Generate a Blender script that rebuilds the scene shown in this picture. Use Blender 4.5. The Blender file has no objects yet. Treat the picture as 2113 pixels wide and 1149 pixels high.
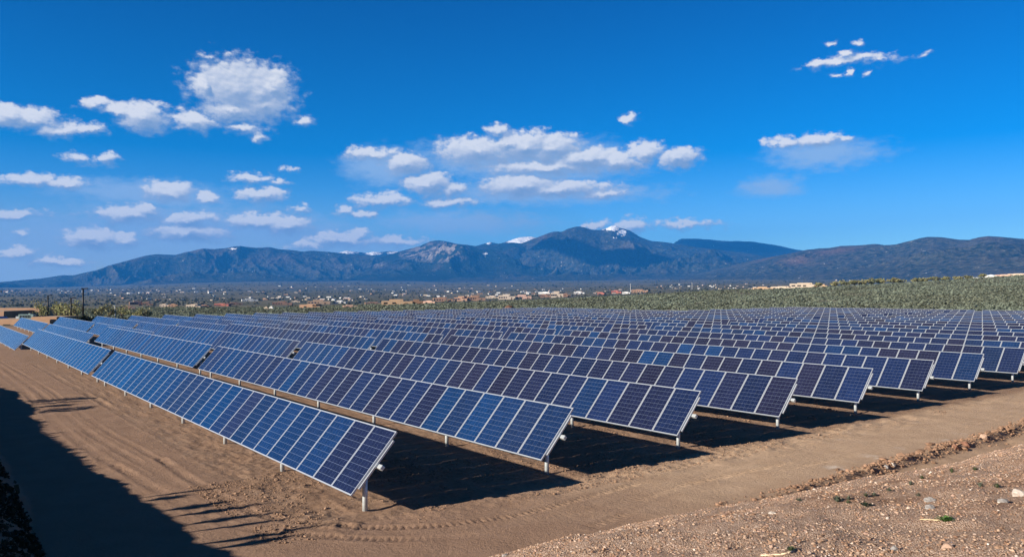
import bpy, bmesh, math, random
import numpy as np
from mathutils import Vector, Matrix

SC = bpy.context.scene
random.seed(7); RNG = np.random.default_rng(7)

# ------------------------------------------------------------------ camera
PW, PH = 2113.0, 1149.0
FPX, PITCH, ROLL, AZ = 1635.63, math.radians(.8446), math.radians(-.1998), math.radians(37.192)
CAM = np.array([-7.940, -15.378, 4.793])
FW = np.array([math.sin(AZ)*math.cos(PITCH), math.cos(AZ)*math.cos(PITCH), math.sin(PITCH)])
_r = np.array([math.cos(AZ), -math.sin(AZ), 0.0]); _u = np.cross(_r, FW)
RT = math.cos(ROLL)*_r + math.sin(ROLL)*_u
UP = -math.sin(ROLL)*_r + math.cos(ROLL)*_u
cd = bpy.data.cameras.new('camera'); cam = bpy.data.objects.new('camera', cd); SC.collection.objects.link(cam)
cam.matrix_world = Matrix(((RT[0], UP[0], -FW[0], CAM[0]), (RT[1], UP[1], -FW[1], CAM[1]), (RT[2], UP[2], -FW[2], CAM[2]), (0, 0, 0, 1)))
cd.sensor_fit = 'HORIZONTAL'; cd.sensor_width = 36; cd.lens = FPX/PW*36
cd.clip_start = .1; cd.clip_end = 60000
SC.camera = cam
SC.view_settings.view_transform = 'Standard'; SC.view_settings.look = 'None'; SC.view_settings.gamma = 1
SC.view_settings.exposure = 1.15

def ray(px, py):
    d = FW + (px-PW/2)/FPX*RT - (py-PH/2)/FPX*UP
    return d/np.linalg.norm(d)

# ------------------------------------------------------------------ sun and sky
SUN_EL, SUN_AZ = math.radians(19.0), math.radians(277.3)
SUN = np.array([math.sin(SUN_AZ)*math.cos(SUN_EL), math.cos(SUN_AZ)*math.cos(SUN_EL), math.sin(SUN_EL)])
ld = bpy.data.lights.new('sun', 'SUN'); lo = bpy.data.objects.new('sun', ld); SC.collection.objects.link(lo)
ld.energy = 5.0; ld.angle = math.radians(.5); ld.color = (1.0, .90, .755)
lo.rotation_euler = Vector(-SUN).to_track_quat('-Z', 'Y').to_euler()
lo.location = (-60, 0, 60)

class NT:
    """small helper for node trees"""
    def __init__(s, tree): s.t = tree; s.n = tree.nodes; s.l = tree.links
    def new(s, typ, **kw):
        nd = s.n.new(typ)
        for k, v in kw.items(): setattr(nd, k, v)
        return nd
    def put(s, sock, v):
        if v is None: return
        if hasattr(v, 'links') or isinstance(v, bpy.types.NodeSocket): s.l.new(v, sock)
        else: sock.default_value = v
    def math(s, op, a, b=None, c=None, clamp=False):
        nd = s.new('ShaderNodeMath', operation=op, use_clamp=clamp)
        s.put(nd.inputs[0], a); s.put(nd.inputs[1], b); s.put(nd.inputs[2], c)
        return nd.outputs[0]
    def vec(s, op, a, b=None, c=None):
        nd = s.new('ShaderNodeVectorMath', operation=op)
        s.put(nd.inputs[0], a); s.put(nd.inputs[1], b); s.put(nd.inputs[2], c)
        return nd.outputs['Value'] if op in ('LENGTH', 'DOT_PRODUCT', 'DISTANCE') else nd.outputs['Vector']
    def mix(s, f, a, b, mode='MIX'):
        nd = s.new('ShaderNodeMix', data_type='RGBA', blend_type=mode)
        s.put(nd.inputs[0], f); s.put(nd.inputs[6], a); s.put(nd.inputs[7], b)
        return nd.outputs[2]
    def noise(s, vec, scale, detail=4, rough=.55, out=0, dist=0):
        nd = s.new('ShaderNodeTexNoise'); s.put(nd.inputs['Vector'], vec)
        nd.inputs['Scale'].default_value = scale; nd.inputs['Detail'].default_value = detail
        nd.inputs['Roughness'].default_value = rough; nd.inputs['Distortion'].default_value = dist
        return nd.outputs[out]
    def ramp(s, f, stops, interp='LINEAR'):
        nd = s.new('ShaderNodeValToRGB'); nd.color_ramp.interpolation = interp
        e = nd.color_ramp.elements
        while len(e) < len(stops): e.new(.5)
        for el, (p, c) in zip(e, stops):
            el.position = p; el.color = (*c, 1) if len(c) == 3 else c
        s.put(nd.inputs[0], f); return nd.outputs[0]
    def sstep(s, v, a, b):
        nd = s.new('ShaderNodeMapRange', interpolation_type='SMOOTHSTEP'); s.put(nd.inputs[0], v)
        nd.inputs[1].default_value = a; nd.inputs[2].default_value = b
        return nd.outputs[0]
    def attr(s, name): return s.new('ShaderNodeAttribute', attribute_name=name)

CLOUDS = [ # pixel centre and half axes, measured in the sky; all at infinity
 (488,185,88,50),(535,192,72,46),(565,180,38,32),(478,226,56,22),(425,175,26,20),(545,215,60,26),
 (55,245,66,18),(18,240,42,21),(120,266,60,13),(182,269,38,8),(298,242,54,24),(248,228,40,11),(198,215,28,9),
 (405,250,43,17),(505,262,38,11),(533,280,16,9),(160,330,30,7),(226,329,20,9),(58,372,58,10),(140,380,40,9),
 (348,396,50,15),(430,408,25,9),(543,405,47,15),(268,446,66,16),(300,438,36,16),(392,455,62,14),(388,480,92,16),
 (192,494,60,18),(256,495,32,13),(530,460,66,14),(592,466,46,18),(700,497,82,14),(745,485,19,8),(38,525,36,9),(122,540,62,9),
 (20,440,70,8),(45,480,16,6),(640,505,60,10),(820,500,50,8),
 (985,315,80,24),(1080,302,72,24),(1142,308,62,24),(1045,296,30,16),(1205,332,88,20),(1130,346,140,15),(1270,335,60,18),
 (1330,315,38,18),(1402,329,44,19),(1030,273,25,10),(836,340,46,21),(768,318,48,11),(884,382,50,20),(935,393,28,12),(920,418,50,9),
 (1075,382,86,20),(1150,390,112,15),(1245,400,56,8),(790,415,54,12),(718,436,20,6),(762,440,25,8),
 (1232,467,22,9),(1306,469,34,13),(1410,463,54,6),
 (1745,127,76,9),(1690,130,30,8),(1815,123,40,7),(1752,115,20,9),(1747,151,9,10),(1790,150,8,6),
 (1625,295,32,14),(1690,290,62,14),(1748,286,26,9),(1297,247,20,8),(625,248,20,7),(1712,92,11,4),(1768,91,11,4),(1908,112,13,4),
 (1720,156,10,4),(600,348,10,4),(580,378,14,5),(520,370,40,8),(620,431,16,7),(428,118,14,5),(1600,298,22,9)]
VEILS = [(300,398,170,26),(170,505,300,60),(400,470,240,50),(720,510,170,26),(790,345,80,40),(1700,318,130,34),(1590,385,70,24),(560,480,190,40),
 (30,560,200,40),(400,500,220,40),(1180,400,180,20),(950,460,160,24),(1080,330,240,40),(60,530,260,60),(400,486,130,36),(240,486,110,32),(585,478,95,26),(710,504,110,20),(110,545,120,24),(360,452,110,24),(1130,345,170,34),(1090,396,170,26)]

def azel(px, py):
    d = ray(px, py)
    return math.degrees(math.atan2(d[0], d[1])), math.degrees(math.asin(d[2]))

def build_world():
    w = bpy.data.worlds.new('World'); SC.world = w; w.use_nodes = True
    t = NT(w.node_tree); t.n.clear()
    def field_group(name, items, stretch=1.0):
        g = bpy.data.node_groups.new(name, 'ShaderNodeTree')
        g.interface.new_socket('P', in_out='INPUT', socket_type='NodeSocketVector')
        g.interface.new_socket('D', in_out='OUTPUT', socket_type='NodeSocketFloat')
        q = NT(g); gi = q.new('NodeGroupInput'); go = q.new('NodeGroupOutput')
        acc = None
        for (x, y, a, b) in items:
            c = azel(x, y); ex = azel(x+a, y); ey = azel(x, y-b)
            ra = max(abs(ex[0]-c[0]), .05)*(1.06 if stretch == 1 else 1); rb = max(abs(ey[1]-c[1]), .05)*(1.32 if stretch == 1 else 1)
            v = q.vec('MULTIPLY_ADD', gi.outputs[0], (1/ra, 1/rb, 0), (-c[0]/ra, -c[1]/rb, 0))
            L = q.vec('LENGTH', v)
            wt = min(rb, .9)**.65*.62*(.72 if b < 7.5 else 1)
            S = q.math('MULTIPLY_ADD', L, -wt, wt+(.12 if x < 1480 else .05))
            if acc is None: acc = S
            else: acc = q.math('SMOOTH_MAX', acc, S, .10)
        q.l.new(acc, go.inputs[0]); return g
    tc = t.new('ShaderNodeTexCoord')
    sep = t.new('ShaderNodeSeparateXYZ'); t.l.new(tc.outputs['Generated'], sep.inputs[0])
    az = t.math('MULTIPLY', t.math('ARCTAN2', sep.outputs[0], sep.outputs[1]), 180/math.pi)
    el = t.math('MULTIPLY', t.math('ARCSINE', sep.outputs[2]), 180/math.pi)
    cmb = t.new('ShaderNodeCombineXYZ'); t.l.new(az, cmb.inputs[0]); t.l.new(el, cmb.inputs[1])
    P = cmb.outputs[0]
    gf = field_group('cloud_field', CLOUDS); gv = field_group('veil_field', VEILS, 0)
    # domain warp: large billows first, then frayed edges
    wn = t.noise(t.vec('MULTIPLY', P, (1, 1.5, 1)), .55, 4, .5, out=1)
    wn2 = t.noise(t.vec('MULTIPLY', P, (1, 1.3, 1)), 2.6, 4, .55, out=1)
    warp = t.vec('ADD', t.vec('MULTIPLY', t.vec('SUBTRACT', wn, (.5, .5, .5)), (1.7, .9, 0)), t.vec('MULTIPLY', t.vec('SUBTRACT', wn2, (.5, .5, .5)), (.55, .36, 0)))
    PWp = t.vec('ADD', P, warp)
    def fld(p):
        n = t.new('ShaderNodeGroup'); n.node_tree = gf; t.l.new(p, n.inputs[0]); return n.outputs[0]
    dl = (-.5, .8, 0)
    D0 = fld(PWp); D1 = fld(t.vec('ADD', PWp, (dl[0]*.36, dl[1]*.36, 0)))
    sc = (1, 1.5, 1)
    n0 = t.noise(t.vec('MULTIPLY', P, sc), 1.4, 6, .54)
    n1 = t.noise(t.vec('MULTIPLY', t.vec('ADD', P, (dl[0]*.22, dl[1]*.22, 0)), sc), 1.4, 6, .54)
    fr = t.math('SUBTRACT', t.noise(t.vec('MULTIPLY', P, sc), .45, 3, .5), .5)
    rel0 = t.math('SUBTRACT', D0, D1)
    rel0 = t.math('MINIMUM', t.math('MAXIMUM', rel0, -.17), .17)
    body = t.math('ADD', D0, t.math('MULTIPLY', t.math('SUBTRACT', n0, .5), .74))
    body = t.math('ADD', body, t.math('MULTIPLY', fr, .30))
    soft = t.math('ADD', .42, t.math('MULTIPLY', rel0, -.7))        # crisp on the sunny side, fading in the lee
    dens = t.math('DIVIDE', t.math('ADD', body, .06), soft, clamp=True)
    dens = t.sstep(dens, 0, 1)
    rel = t.math('ADD', t.math('MULTIPLY', rel0, 2.5), t.math('MULTIPLY', t.math('SUBTRACT', n0, n1), .6))
    core = t.sstep(body, .1, .7)
    lit = t.math('ADD', t.math('ADD', .55, rel), t.math('MULTIPLY', core, -.08), clamp=True)
    lit = t.math('MULTIPLY', lit, t.math('ADD', .55, t.math('MULTIPLY', dens, .45)))
    ccol = t.ramp(lit, [(0, (.26, .40, .62)), (.3, (.36, .48, .68)), (.55, (.56, .64, .78)), (.9, (.97, .97, .98))])
    vg = t.new('ShaderNodeGroup'); vg.node_tree = gv; t.l.new(PWp, vg.inputs[0])
    vn = t.noise(t.vec('MULTIPLY', P, (1, 2.2, 1)), .8, 6, .6)
    veil = t.math('MULTIPLY', t.sstep(t.math('ADD', vg.outputs[0], t.math('MULTIPLY', t.math('SUBTRACT', vn, .5), .75)), -.14, .50), .82)
    low = t.math('MULTIPLY', t.sstep(el, 7.5, .5), t.math('ADD', .12, t.math('MULTIPLY', t.sstep(az, 48, 4), .72)))
    sky = t.new('ShaderNodeTexSky', sky_type='NISHITA', sun_disc=False, sun_elevation=SUN_EL, sun_rotation=SUN_AZ,
                altitude=2100, air_density=1.0, dust_density=.35, ozone_density=2.2)
    # the photograph's deep polarised blue: saturate, then a tone by height
    tint = t.ramp(t.math('DIVIDE', el, 40), [(0, SKY_T[0]), (.11, SKY_T[1]), (.24, SKY_T[2]), (.5, SKY_T[3]), (.75, SKY_T[4]), (1, SKY_T[5])])
    base = t.mix(1.0, sky.outputs[0], tint, 'MULTIPLY')
    k = 1/BG
    def em(c): return t.vec('SCALE', c) 
    vs = t.new('ShaderNodeVectorMath', operation='SCALE'); t.l.new(ccol, vs.inputs[0]); vs.inputs['Scale'].default_value = CLOUD_GAIN*k
    c1 = t.mix(low, base, (.42*k*.5, .47*k*.5, .50*k*.5, 1))
    c1 = t.mix(veil, c1, (.40*k*CLOUD_GAIN, .60*k*CLOUD_GAIN, .88*k*CLOUD_GAIN, 1))
    c2 = t.mix(t.math('MULTIPLY', dens, .93), c1, vs.outputs[0])
    bg = t.new('ShaderNodeBackground'); t.l.new(c2, bg.inputs[0]); bg.inputs[1].default_value = BG
    out = t.new('ShaderNodeOutputWorld'); t.l.new(bg.outputs[0], out.inputs[0])
    w.cycles.sampling_method = 'MANUAL'; w.cycles.sample_map_resolution = 512

BG = .081
CLOUD_GAIN = .43
SKY_T = [(.45, .72, .86), (.31, .63, .88), (.0, .43, .79), (.0, .31, .66), (.03, .10, .20), (.03, .05, .08)]
build_world()
SC.render.engine = 'CYCLES'
SC.cycles.use_denoising = True
SC.cycles.max_bounces = 6; SC.cycles.diffuse_bounces = 2; SC.cycles.glossy_bounces = 3; SC.cycles.volume_bounces = 1
SC.cycles.transparent_max_bounces = 6
SC.cycles.caustics_reflective = False; SC.cycles.caustics_refractive = False

# ------------------------------------------------------------------ noise and terrain
def _hash(ix, iy, seed):
    h = (ix.astype(np.int64)*374761393 + iy.astype(np.int64)*668265263 + seed*974634777) & 0xFFFFFFFF
    h = ((h ^ (h >> 13))*1274126177) & 0xFFFFFFFF
    h = (h ^ (h >> 16)) & 0xFFFFFFFF
    return h/4294967295.0
def vnoise(x, y, seed=0):
    xi = np.floor(x); yi = np.floor(y); fx = x-xi; fy = y-yi
    fx = fx*fx*fx*(fx*(fx*6-15)+10); fy = fy*fy*fy*(fy*(fy*6-15)+10)
    a = _hash(xi, yi, seed); b = _hash(xi+1, yi, seed); c = _hash(xi, yi+1, seed); d = _hash(xi+1, yi+1, seed)
    return (a*(1-fx)+b*fx)*(1-fy)+(c*(1-fx)+d*fx)*fy
def fbm(x, y, oct=4, seed=0, gain=.5, lac=2.03):
    s = np.zeros_like(x, dtype=float); amp = 1.0; tot = 0
    for o in range(oct):
        s += amp*(vnoise(x, y, seed+o*17)-.5)*2; tot += amp
        ca, sa = math.cos(.6), math.sin(.6)
        x, y = (x*ca-y*sa)*lac+3.1, (x*sa+y*ca)*lac+1.7; amp *= gain
    return s/tot
def ridged(x, y, oct=5, seed=0, gain=.5):
    s = np.zeros_like(x, dtype=float); amp = 1.0; tot = 0; prev = 1.0
    for o in range(oct):
        n = 1-np.abs((vnoise(x, y, seed+o*31)-.5)*2); n = n*n
        s += amp*n*prev; tot += amp; prev = np.clip(n*1.3, 0, 1)
        ca, sa = math.cos(.7), math.sin(.7)
        x, y = (x*ca-y*sa)*2.05+5.3, (x*sa+y*ca)*2.05+2.9; amp *= gain
    return s/tot
def smooth(v, a, b):
    t = np.clip((v-a)/(b-a), 0, 1); return t*t*(3-2*t)

PITCHROW, SKEW = 5.2914, .1568
COLS = np.array([-900., -300, 0, 200, 400, 600, 860, 1000, 1130, 1300, 1583, 1800, 2000, 2113, 2500, 3200])
CREST_Y = np.array([650., 650, 649, 648, 646, 643, 632, 626.5, 621.5, 613, 600.5, 589, 579, 573, 560, 556])
CREST_R = np.array([260., 260, 260, 260, 260, 260, 270, 285, 300, 330, 380, 420, 460, 480, 500, 500])
_off = np.arctan((COLS-PW/2)/FPX)
COL_AZ = AZ+_off
HORY = 598.6
def y2z(r, y, off): return CAM[2] + r*(HORY-y)/FPX*np.cos(off)
CREST_Z = y2z(CREST_R, CREST_Y, _off)
VR = np.array([1., 60, 130, 250, 400, 800, 1300, 2500, 5000, 9000, 14000, 20000])
VYL = np.array([0, 0, 0, 650, 642, 634, 628, 612, 597, 582, 571, 566.])
VZ = CAM[2] + VR*(HORY-VYL)/FPX; VZ[:3] = [-1, -1, -1.0]
# on the right the land behind the crest lies higher
VYR = np.array([0, 0, 0, 640, 628, 614, 607, 597, 586, 577, 570, 566.])
VZR = CAM[2] + VR*(HORY-VYR)/FPX; VZR[:3] = [-1, -1, -1.0]

VYW = np.array([0, 0, 0, 650, 642, 634, 629, 614, 603, 594, 589, 586.])
VZW = CAM[2] + VR*(HORY-VYW)/FPX; VZW[:3] = [-1, -1, -1.0]

def site_z(x, y):
    """the graded array field: level south part, a terrace step down to the north part"""
    ys = y - .03*np.clip(x, 0, 120)
    return -(.88+.0012*np.clip(x, 0, 120))*smooth(ys, 61.5, 67.0)
def far_z(x, y):
    dx = x-CAM[0]; dy = y-CAM[1]; r = np.hypot(dx, dy)+1e-6; az = np.arctan2(dx, dy)
    a = np.clip(az, COL_AZ[0], COL_AZ[-1])
    cz = np.interp(a, COL_AZ, CREST_Z); cr = np.interp(a, COL_AZ, CREST_R)
    lr = np.log(r)
    rw = smooth(a, math.radians(30), math.radians(56))
    vz = np.interp(lr, np.log(VR), VZ)*(1-rw)+np.interp(lr, np.log(VR), VZR)*rw
    lw = smooth(-a, -math.radians(20), -math.radians(6)); vz = vz*(1-lw)+np.interp(lr, np.log(VR), VZW)*lw
    r0 = 150.
    t = np.clip((r-r0)/(cr-r0), 0, 1)
    zin = -.9 + (cz+.9)*(t**1.15)
    t2 = smooth(r, cr*1.0, cr*2.3)
    zout = cz*(1-t2)+vz*t2 - 1.2*np.sin(np.pi*np.clip((r-cr)/(cr*1.3), 0, 1))*smooth(a, .5, .7)
    z = np.where(r < cr, zin, zout)
    z = z + fbm(x/90, y/90, 4, 5)*np.interp(r, [140, 260, 900, 4000], [.15, .7, 2.2, 5.0])*np.where(r > 140, 1, 0)
    behind = smooth(np.abs((az-AZ+np.pi) % (2*np.pi)-np.pi), 1.1, 1.7)
    return z*(1-behind) + behind*(-.5+.004*r)
def site_w(x, y):
    ox = np.maximum(np.maximum(-12-x, x-117), 0); oy = np.maximum(np.maximum(-20-y, y-131), 0)
    return 1-smooth(np.hypot(ox, oy), 0, 26)
BROW_X = np.array([-20, .7, 2.3, 4.6, 7.2, 9.2, 11.1, 13.3, 16, 19.2, 40, 80]); BROW_Y = np.array([-3.9, -3.98, -4.1, -4.32, -4.66, -4.87, -5.2, -5.4, -5.42, -5.45, -5.7, -6])
DIT_X = np.array([4, 7.4, 9.2, 10.9, 13, 15.2, 17.5, 19.2, 23, 40]); DIT_Y = np.array([-4.35, -4.5, -4.42, -4.42, -4.40, -4.35, -4.25, -4.3, -4.1, -3.9])

TRACKS = [ # centre lines of single wheel tracks: points, tread depth, tread amount
 ([(-2.2, 9), (-2.2, 5), (-2.1, 3.2), (-1.98, 1.6), (-1.5, .45), (-.5, -.75), (.6, -1.55), (2.3, -1.92), (4.1, -1.8), (6.2, -1.56), (12, -1.2), (30, -.6)], .016, .55, .13),
 ([(-3.4, 9), (-3.1, 4), (-2.75, 1.2), (-2.3, .35), (-1.6, -.6), (-.6, -1.7), (1.2, -2.75), (4, -3.0), (7.1, -2.3), (10, -2.5), (18, -2.5), (40, -2)], .012, .5, .13),
 ([(-2.97, 50), (-2.45, 30), (-2.6, 16), (-2.3, 10), (-2.25, 6), (-2.1, 4.4)], .009, 0, .10),
 ([(-3.9, 50), (-3.5, 30), (-3.7, 16), (-3.5, 9), (-3.1, 5), (-2.5, 2), (-1.2, -.4), (1, -2.1), (4, -2.7), (9, -1.9), (20, -1.5)], .008, .2, .14),
 ([(-3.3, 50), (-3.0, 28), (-3.1, 15), (-2.8, 9), (-2.6, 5)], .009, 0, .12),
 ([(-1.4, 45), (-1.3, 20), (-1.3, 8), (-1.05, 3), (-.7, .8), (0, -.4), (1.6, -1.25), (4, -1.2), (8, -1.0), (20, -.5)], .011, .3, .13),
 ([(3, -3.5), (6, -2.9), (9, -2.85), (12, -3.0), (20, -2.9), (40, -2.6)], .010, .45, .13)]
def track_h(x, y):
    h = np.zeros_like(x)
    sel = (x > -7) & (x < 42) & (y > -5) & (y < 52)
    xs, ys = x[sel], y[sel]; out = np.zeros_like(xs)
    for pts, dep, tread, wid in TRACKS:
        P = np.array(pts)
        # smooth the polyline
        tt = np.linspace(0, len(P)-1, len(P)*8); idx = np.arange(len(P))
        P = np.stack([np.interp(tt, idx, P[:, 0]), np.interp(tt, idx, P[:, 1])], 1)
        for _ in range(6): P[1:-1] = .25*P[:-2]+.5*P[1:-1]+.25*P[2:]
        seg = np.diff(P, axis=0); ln = np.hypot(seg[:, 0], seg[:, 1])+1e-9; cum = np.concatenate([[0], np.cumsum(ln)])
        best = np.full(xs.shape, 9.); sl = np.zeros_like(xs)
        for i in range(len(seg)):
            m = (xs > min(P[i, 0], P[i+1, 0])-.7) & (xs < max(P[i, 0], P[i+1, 0])+.7) & (ys > min(P[i, 1], P[i+1, 1])-.7) & (ys < max(P[i, 1], P[i+1, 1])+.7)
            if not m.any(): continue
            ax = xs[m]-P[i, 0]; ay = ys[m]-P[i, 1]
            t = np.clip((ax*seg[i, 0]+ay*seg[i, 1])/ln[i]**2, 0, 1)
            d = np.hypot(ax-t*seg[i, 0], ay-t*seg[i, 1])
            b = best[m]; s_ = sl[m]; k = d < b
            b[k] = d[k]; s_[k] = cum[i]+t[k]*ln[i]; best[m] = b; sl[m] = s_
        q = best/wid
        rut = -np.exp(-q**4) + .7*np.exp(-((q-1.55)/.45)**2)
        tr = np.sign(np.sin(sl*2*np.pi/.15+q*1.2))*np.exp(-q**6)
        on = smooth(fbm(sl*.25, sl*0+dep*100, 3, 3), -.25, .25)
        out += dep*rut*(.4+.6*on) + .024*tread*tr*on
    h[sel] = out; return h

def near_z(x, y):
    """banks, ditch, ruts and roughness close to the camera"""
    z = np.zeros_like(x)
    bro = np.interp(x, BROW_X, BROW_Y)
    wob = fbm(x/1.7, y/1.7, 4, 11)
    ds = bro-y+.18*wob                           # distance into the south bank
    south = np.where(ds > 0, 3.1*(1-np.exp(-np.clip(ds, 0, 99)*.36/3.1*1.25)), 0)
    south = np.where(ds > 0, south + .05*smooth(ds, 0, .25), 0)
    tx = np.interp(y, [-20, 1, 5, 10, 22, 40, 60], [-6.1, -5.95, -5.85, -5.8, -5.9, -6.0, -6.0])
    dw = tx-x+.3*fbm(x/2.3, y/2.3, 4, 12)
    hc = np.interp(y, [-20, -3, 1, 5, 7, 9.5, 13, 17, 22, 29, 40, 60], [2.1, 2.08, 2.06, 2.05, 1.85, 1.42, 1.28, 1.38, 1.56, 1.56, 1.3, .4])
    hc = hc*(1+.07*fbm(y*.35, y*0+4, 4, 15))
    west = np.where(dw > 0, hc*smooth(dw/4.4, -.15, 1.0)**1.0, 0)
    west = np.where(dw > 0, np.minimum(np.clip(dw, 0, 99)*.60, hc), 0)
    bank = np.maximum(south, west)
    # ditch between road and bank
    dy = np.interp(x, DIT_X, DIT_Y)
    on = smooth(x, 4.2, 6.5)
    mid = .5*(dy+bro); half = np.maximum(.5*(dy-bro), .12)
    prof = 1-smooth(np.abs(y-mid+.08*wob), half*.55, half*1.25)
    z -= .17*on*prof*(1+.4*wob)
    rim = np.exp(-((y-dy-.14+.1*wob)/.16)**2)
    lump = np.clip(fbm(x*3.1, y*3.1, 3, 21)+.25, 0, 1)
    z += on*rim*(.02+.10*lump*smooth(x, 8, 13))
    # ploughed, cloddy soil between road and first row
    rough = smooth(y+x*.03, -1.6, -.2)*smooth(x, -2.0, -.8)
    clod = ridged(x*2.2, y*2.2, 3, 41)-.4
    fade = 1-smooth(np.hypot(x-5, y-2), 22, 50)
    z += rough*fade*(.035*fbm(x*1.4, y*1.4, 3, 31)+.035*clod+.03*(ridged(x*5.5, y*5.5, 3, 43)-.45))
    # mud ridge left by the grader along the bend
    z += (track_h(x, y))*(bank < .05)
    z += fade*.022*fbm(x*.8, y*.8, 4, 51)
    gb = smooth(bank, .02, .3)
    z += gb*fade*(.05*fbm(x*2.4, y*2.4, 4, 61)+.10*fbm(x*.7, y*.7, 3, 62)+.03*np.clip(ridged(x*3, y*3, 3, 63)-.5, 0, 1))
    return z+bank, bank

def terrain(x, y, full=False):
    x = np.asarray(x, float); y = np.asarray(y, float); shp = x.shape; x = x.ravel(); y = y.ravel()
    w = site_w(x, y); z = site_z(x, y)*w
    o = w < 1
    if o.any(): z[o] += far_z(x[o], y[o])*(1-w[o])
    n = (x > -40) & (x < 130) & (y > -40) & (y < 70)
    bank = np.zeros_like(x)
    if n.any():
        a, b = near_z(x[n], y[n]); f = smooth(np.hypot(np.maximum(-26-x[n], 0), np.maximum(-26-y[n], 0)), 0, 12)
        z[n] += a*(1-f); bank[n] = b
    if full: return z.reshape(shp), bank.reshape(shp)
    return z.reshape(shp)

def ground_hit(px, py, r0=120., r1=15000.):
    """where the ray through a photograph pixel meets the ground"""
    d = ray(px, py); t = np.geomspace(r0, r1, 900)
    P = CAM[None]+t[:, None]*d[None]
    g = P[:, 2]-terrain(P[:, 0], P[:, 1])
    i = np.argmax(g < 0)
    if g[i] >= 0: i = len(t)-1
    return P[i].copy(), t[i]
def at_range(px, r):
    off = math.atan((px-PW/2)/FPX); a = AZ+off
    x = CAM[0]+r*math.sin(a); y = CAM[1]+r*math.cos(a)
    return np.array([x, y, float(terrain(np.array([x]), np.array([y]))[0])])

# ------------------------------------------------------------------ object helpers
def link(o): SC.collection.objects.link(o); return o
def tag(o, label=None, cat=None, group=None, kind=None):
    if label: o['label'] = label
    if cat: o['category'] = cat
    if group: o['group'] = group
    if kind: o['kind'] = kind
    return o
def empty(name, loc, rz=0):
    o = link(bpy.data.objects.new(name, None)); o.location = loc; o.rotation_euler = (0, 0, rz); o.empty_display_size = .3; return o
def mesh_np(name, V, F, mats, parent=None, smooth_=False, cols=None, attrs=None, mi=None):
    V = np.asarray(V, np.float32); F = np.asarray(F, np.int32); k = F.shape[1]
    me = bpy.data.meshes.new(name); me.vertices.add(len(V)); me.vertices.foreach_set('co', V.ravel())
    me.loops.add(F.size); me.loops.foreach_set('vertex_index', F.ravel())
    me.polygons.add(len(F)); me.polygons.foreach_set('loop_start', np.arange(0, F.size, k, dtype=np.int32)); me.polygons.foreach_set('loop_total', np.full(len(F), k, np.int32))
    if mi is not None: me.polygons.foreach_set('material_index', np.asarray(mi, np.int32))
    me.polygons.foreach_set('use_smooth', np.full(len(F), smooth_))
    me.update(calc_edges=True)
    if cols is not None:
        a = me.color_attributes.new('tone', 'FLOAT_COLOR', 'POINT')
        c = np.ones((len(V), 4), np.float32); c[:, :3] = cols; a.data.foreach_set('color', c.ravel())
    for n_, v in (attrs or {}).items():
        a = me.attributes.new(n_, 'FLOAT', 'POINT'); a.data.foreach_set('value', np.asarray(v, np.float32))
    for m in (mats if isinstance(mats, (list, tuple)) else [mats]): me.materials.append(m)
    o = link(bpy.data.objects.new(name, me))
    if parent is not None: o.parent = parent
    return o
class MB:
    """collects boxes, tubes and quads, then links them as one mesh object"""
    def __init__(s): s.bm = bmesh.new()
    def box(s, lo, hi, M=None, mi=0):
        x0, y0, z0 = lo; x1, y1, z1 = hi
        vs = [Vector(c) for c in ((x0, y0, z0), (x1, y0, z0), (x1, y1, z0), (x0, y1, z0), (x0, y0, z1), (x1, y0, z1), (x1, y1, z1), (x0, y1, z1))]
        if M is not None: vs = [M @ v for v in vs]
        b = [s.bm.verts.new(v) for v in vs]
        for f in ((0, 3, 2, 1), (4, 5, 6, 7), (0, 1, 5, 4), (1, 2, 6, 5), (2, 3, 7, 6), (3, 0, 4, 7)):
            fc = s.bm.faces.new([b[i] for i in f]); fc.material_index = mi
        return s
    def tube(s, a, b, ra, rb=None, n=10, mi=0, caps=True, smooth_=True):
        a = Vector(a); b = Vector(b); rb = ra if rb is None else rb
        d = (b-a).normalized(); t = d.orthogonal().normalized(); u = d.cross(t)
        A = []; B = []
        for i in range(n):
            an = 2*math.pi*i/n; q = t*math.cos(an)+u*math.sin(an)
            A.append(s.bm.verts.new(a+q*ra)); B.append(s.bm.verts.new(b+q*rb))
        for i in range(n):
            f = s.bm.faces.new((A[i], A[(i+1) % n], B[(i+1) % n], B[i])); f.material_index = mi; f.smooth = smooth_
        if caps:
            s.bm.faces.new(A[::-1]).material_index = mi; s.bm.faces.new(B).material_index = mi
        return s
    def bevel(s, w, seg=1):
        bmesh.ops.bevel(s.bm, geom=s.bm.edges[:], offset=w, segments=seg, affect='EDGES'); return s
    def data(s, name, mats):
        me = bpy.data.meshes.new(name); bmesh.ops.recalc_face_normals(s.bm, faces=s.bm.faces[:]); s.bm.to_mesh(me); s.bm.free()
        for m in (mats if isinstance(mats, (list, tuple)) else [mats]): me.materials.append(m)
        return me
    def build(s, name, mats, parent=None):
        o = link(bpy.data.objects.new(name, s.data(name, mats)))
        if parent is not None: o.parent = parent
        return o
def inst(name, me, parent=None, loc=(0, 0, 0)):
    o = link(bpy.data.objects.new(name, me)); o.location = loc
    if parent is not None: o.parent = parent
    return o

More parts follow.
